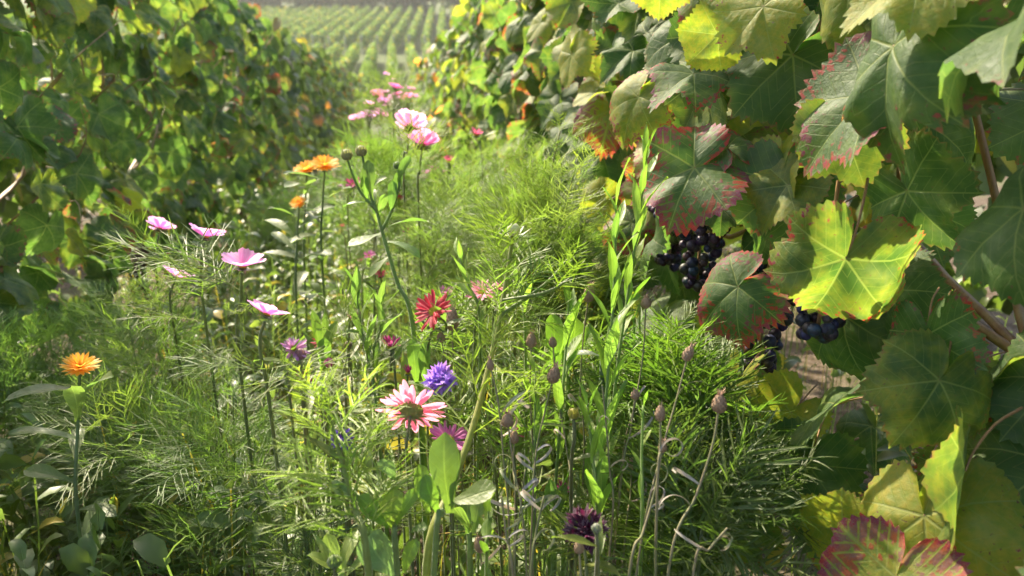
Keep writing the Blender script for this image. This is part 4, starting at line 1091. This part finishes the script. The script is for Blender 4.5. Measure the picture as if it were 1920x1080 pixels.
aster("small blue violet cornflower in the dark feathery leaves", 640, 826, .86, 24, (.2, .7, .5), (.16, .07, .55), 12, 20, 31, kind='cornflower', name="cornflower_plant", cat="cornflower", nleaf=3)
aster("dark maroon cornflower low among the dry stems", 1098, 996, .70, 42, (-.05, .45, .75), (.075, .008, .04), 15, 24, 32, kind='cornflower', name="cornflower_plant", cat="cornflower", nleaf=3)
r = random.Random(5)
for i in range(16):
    aster("tiny distant aster fleck in the feathery haze", r.uniform(600, 900), r.uniform(300, 500), r.uniform(1.6, 2.6), r.uniform(6, 11), (r.uniform(-.4, .4), .8, .5), r.choice([(.70, .16, .42), (.75, .06, .12), (.6, .2, .6), (.62, .04, .24)]), 14, 20, 60 + i, nleaf=1, group="tiny aster flecks deep in the strip")
# cosmos
def cosmos(label, px, py, d, rad, face, col, elev, seed, group=None, sz=.0017):
    return aster(label, px, py, d, rad, face, col, 8, elev, seed, (px + rng.uniform(-14, 14), py + 190 / d, d + .03), 'cosmos', "cosmos_plant", "cosmos", 4, group, sz, (.09, .12, .03), FF)
CP = (.90, .50, .80)
cosmos("large pink cosmos with light shining through its upright petals", 768, 240, 1.58, 38, (.05, .85, -.38), CP, 28, 1)
cosmos("large pink cosmos leaning just below the upright one", 792, 274, 1.52, 38, (.1, .9, -.22), (.88, .40, .68), 30, 2)
for i, (px, py, rd) in enumerate([(742, 166, 15), (722, 173, 11), (706, 180, 13), (692, 196, 10), (717, 192, 13), (738, 186, 12), (768, 168, 11), (762, 184, 12), (690, 219, 14), (706, 215, 15), (668, 224, 14), (728, 199, 12), (778, 182, 10), (725, 140, 6), (738, 150, 6), (745, 178, 11), (700, 205, 11), (716, 216, 12)]):
    cosmos("pink cosmos in the cluster further down the strip", px, py, 2.5 + .07 * i % .9 + (1.5 if rd < 8 else 0), rd * 1.15, (r.uniform(-.3, .3), .85, r.uniform(-.4, .3)), r.choice([CP, (.85, .42, .80), (.84, .24, .56)]), 18, 80 + i, "pink cosmos cluster down the strip")
for i, (px, py) in enumerate([(800, 325), (815, 318), (790, 335), (812, 300)]):
    cosmos("faint mauve pink cosmos low behind the large pair", px, py, 2.1, 14, (r.uniform(-.3, .3), .8, .3), (.72, .25, .55), 22, 110 + i, "mauve cosmos behind the large pair")
for i, (px, py, d, rd) in enumerate([(455, 500, .95, 46), (385, 445, 1.1, 40), (500, 590, .85, 46), (330, 520, 1.25, 34), (300, 430, 1.35, 30)]):
    cosmos("pink cosmos nodding beside the shaded vine row", px, py, d, rd, (r.uniform(-.3, .3), .8, r.uniform(-.3, .4)), r.choice([CP, (.85, .42, .80)]), 20, 130 + i, "pink cosmos beside the shaded vine row")

# closed buds
def budplant(label, px, py, d, s, col, kind='plain', seed=0, name="aster_plant", cat="bud", scol=(.14, .14, .06)):
    r = random.Random(seed); path = ground_path([(px + r.uniform(-8, 8), py + 120, d + .02), (px + 2, py + 50, d), (px, py + 6, d)])
    t = thing(name, label, cat, path[0]); stem(t, path, .0022, .0014, scol)
    bud(t, at(px, py, d), V(0, 0, 1) + rv(r, .1), s * d / FPX, kind, col, seed)
    for i in range(4):
        q, dd = along(path, r.uniform(.4, .9)); o = rv(r); o.z = .4; put(LL[r.randrange(5)], "leaf", t, frame(q, o, V(0, 0, 1), r.uniform(.03, .05)), jit(GREEN, r))
budplant("round magenta bud on a short stem", 617, 680, .90, 9, (.45, .06, .20), seed=1)
budplant("fat lilac brown bud under the lilac bloom", 563, 664, .86, 11, (.30, .14, .18), seed=2)
budplant("brownish closed bud near the upright leafy stem", 653, 647, .95, 8, (.20, .14, .11), seed=3)
budplant("yellow green opening bud between the willowy stems", 1075, 775, .78, 10, (.38, .32, .05), 'round', 4)
budplant("pointed green bud rising at the foot of the stout stem", 627, 1052, .66, 13, (.15, .21, .06), 'round', 5)
budplant("small white button bud among dark feathery leaves", 640, 746, .85, 6, (.40, .38, .28), seed=6)
budplant("grey green bud against the maroon cornflower", 1118, 990, .64, 9, (.20, .21, .15), seed=7)

# ------------------------------------------------------------------ dry cornflower stems
DRY = [ # label, pixel path from the head down, head half-width px, curled leaves
 ("dry seed head on an upright stem, rounder of the two twins", [(996, 648, .84), (994, 740, .84), (1000, 860, .83), (1003, 1000, .81)], 10, 3),
 ("dry seed head with a torn side beside its rounder twin", [(1037, 650, .84), (1045, 740, .84), (1062, 840, .83), (1070, 950, .81)], 9, 2),
 ("bristly dry seed head bending over the twin heads", [(1036, 713, .78), (1022, 770, .78), (1005, 850, .77), (998, 960, .76)], 11, 3),
 ("pointed dry seed head on the grey stem before the thick green one", [(921, 692, .76), (935, 760, .76), (944, 860, .75), (955, 1010, .74)], 9, 5),
 ("russet dry seed head with ragged bristles", [(953, 798, .74), (958, 840, .74), (968, 900, .74), (985, 1030, .72)], 11, 4),
 ("rusty seed head drooping under the ragged one", [(964, 828, .78), (962, 880, .78), (966, 960, .77)], 9, 2),
 ("plump dry seed head below the shadowed grapes", [(1211, 576, .84), (1205, 670, .84), (1190, 760, .83), (1165, 880, .82)], 9, 2),
 ("dry seed head with spiky crown on a long slanting stem", [(1288, 673, .73), (1268, 750, .73), (1240, 850, .72), (1200, 1030, .70)], 11, 3),
 ("smooth oval dry seed head between two slanting stems", [(1238, 785, .66), (1238, 840, .66), (1232, 930, .66)], 11, 1),
 ("spreading dry seed head near the vine shade, stem slanting away", [(1347, 770, .68), (1336, 835, .68), (1305, 930, .68), (1255, 1060, .67)], 14, 4),
 ("small brown seed head touching a bright leaf", [(1190, 748, .78), (1182, 810, .78), (1165, 900, .77)], 8, 2),
 ("stubby seed head caught against a thick slanting stem", [(1241, 846, .69), (1228, 920, .69), (1205, 1000, .68), (1180, 1075, .67)], 9, 4),
 ("slim reddish seed head over the dark feathery clump", [(1184, 880, .80), (1182, 930, .80), (1172, 1010, .79)], 8, 2),
 ("beige seed head in front of the maroon cornflower stem", [(1086, 1036, .64), (1090, 1090, .64), (1092, 1140, .65)], 10, 1),
 ("frayed pinkish seed head high beside the willowy stems", [(1103, 562, .92), (1093, 640, .92), (1088, 740, .91), (1095, 860, .90)], 12, 1),
 ("headless grey stalk tip standing between seed heads", [(1129, 722, .76), (1136, 790, .76), (1143, 880, .76), (1148, 980, .75)], 0, 2),
 ("fluffy dead head beside the red aster", [(848, 612, .96), (850, 680, .96), (855, 760, .96)], 13, 0),
 ("dark dried head under the fluffy one", [(828, 640, .95), (838, 700, .95), (846, 780, .94)], 8, 0),
 ("shrivelled brown head low at the soil", [(900, 1030, .78), (903, 1060, .78), (905, 1090, .78)], 10, 2),
 ("straight dry stalk with curling grey leaves", [(985, 880, .74), (975, 960, .74), (965, 1070, .73)], 0, 6),
 ("bare slanting stalk with tightly curled leaves near the vines", [(1364, 990, .66), (1330, 1030, .66), (1300, 1075, .66)], 0, 4),
 ("grey stalk with ringlet leaves among the lower stems", [(1020, 930, .70), (1005, 1000, .70), (995, 1090, .70)], 0, 6),
 ("leaning grey stalk under the ringlets", [(940, 930, .70), (950, 1010, .70), (962, 1090, .70)], 0, 5),
]
for i, (lb, pix, hw, nc) in enumerate(DRY):
    r = random.Random(700 + i); d0 = pix[0][2]
    path = ground_path(list(reversed(pix)))
    t = thing("dry_flower_stem", lb, "seed head" if hw else "dry stem", path[0])
    wid = .0009 if d0 > .72 else .0011
    stem(t, path, wid * 1.25, wid * .85, None, "stem", M_DRYSTEM)
    p, dd = along(path, 1.0)
    if hw: seed_head(t, p + dd * hw * d0 / FPX * .9, dd + rv(r, .12), hw * r.uniform(.9, 1.12) * d0 / FPX, 720 + i)
    for k in range((nc + 1) // 2 + (1 if not hw else 0)):
        f = 1 - (r.uniform(.22, .5) if hw else r.uniform(.05, .4)); q, d2 = along(path, f); a = r.uniform(-1, 1)
        o = right * r.choice([-1, 1]) * r.uniform(.5, 1) + up * r.uniform(.3, .9) - fwd * r.uniform(-.2, .4)
        c = r.choice([(.34, .31, .27), (.28, .26, .24), (.20, .23, .14), (.42, .36, .28)])
        put(CU[r.randrange(7)], "curled_leaf", t, frame(q, o, right.cross(o) * r.choice([-1, 1]) + rv(r, .3), r.uniform(.028, .05)), c)

# ------------------------------------------------------------------ morning haze over the valley
def haze():
    b = MB(); x0, x1, y0, y1, z0, z1 = -640, 640, -80, 640, -4.2, 9.0
    b.v = [(x0, y0, z0), (x1, y0, z0), (x1, y1, z0), (x0, y1, z0), (x0, y0, z1), (x1, y0, z1), (x1, y1, z1), (x0, y1, z1)]
    b.f = [(0, 3, 2, 1), (4, 5, 6, 7), (0, 1, 5, 4), (1, 2, 6, 5), (2, 3, 7, 6), (3, 0, 4, 7)]; b.m = [0] * 6
    m = bpy.data.materials.new("haze"); m.use_nodes = True; m.node_tree.nodes.clear()
    o = m.node_tree.nodes.new("ShaderNodeOutputMaterial"); v = m.node_tree.nodes.new("ShaderNodeVolumePrincipled")
    v.inputs["Color"].default_value = (0.92, 0.93, 0.9, 1); v.inputs["Density"].default_value = 0.0009; v.inputs["Anisotropy"].default_value = 0.45
    m.node_tree.links.new(v.outputs[0], o.inputs["Volume"])
    h = put(b.mesh("haze", [m], False), "haze"); h["kind"] = "stuff"
    h["label"] = "pale sunlit haze hanging over the valley"; h["category"] = "haze"
haze()
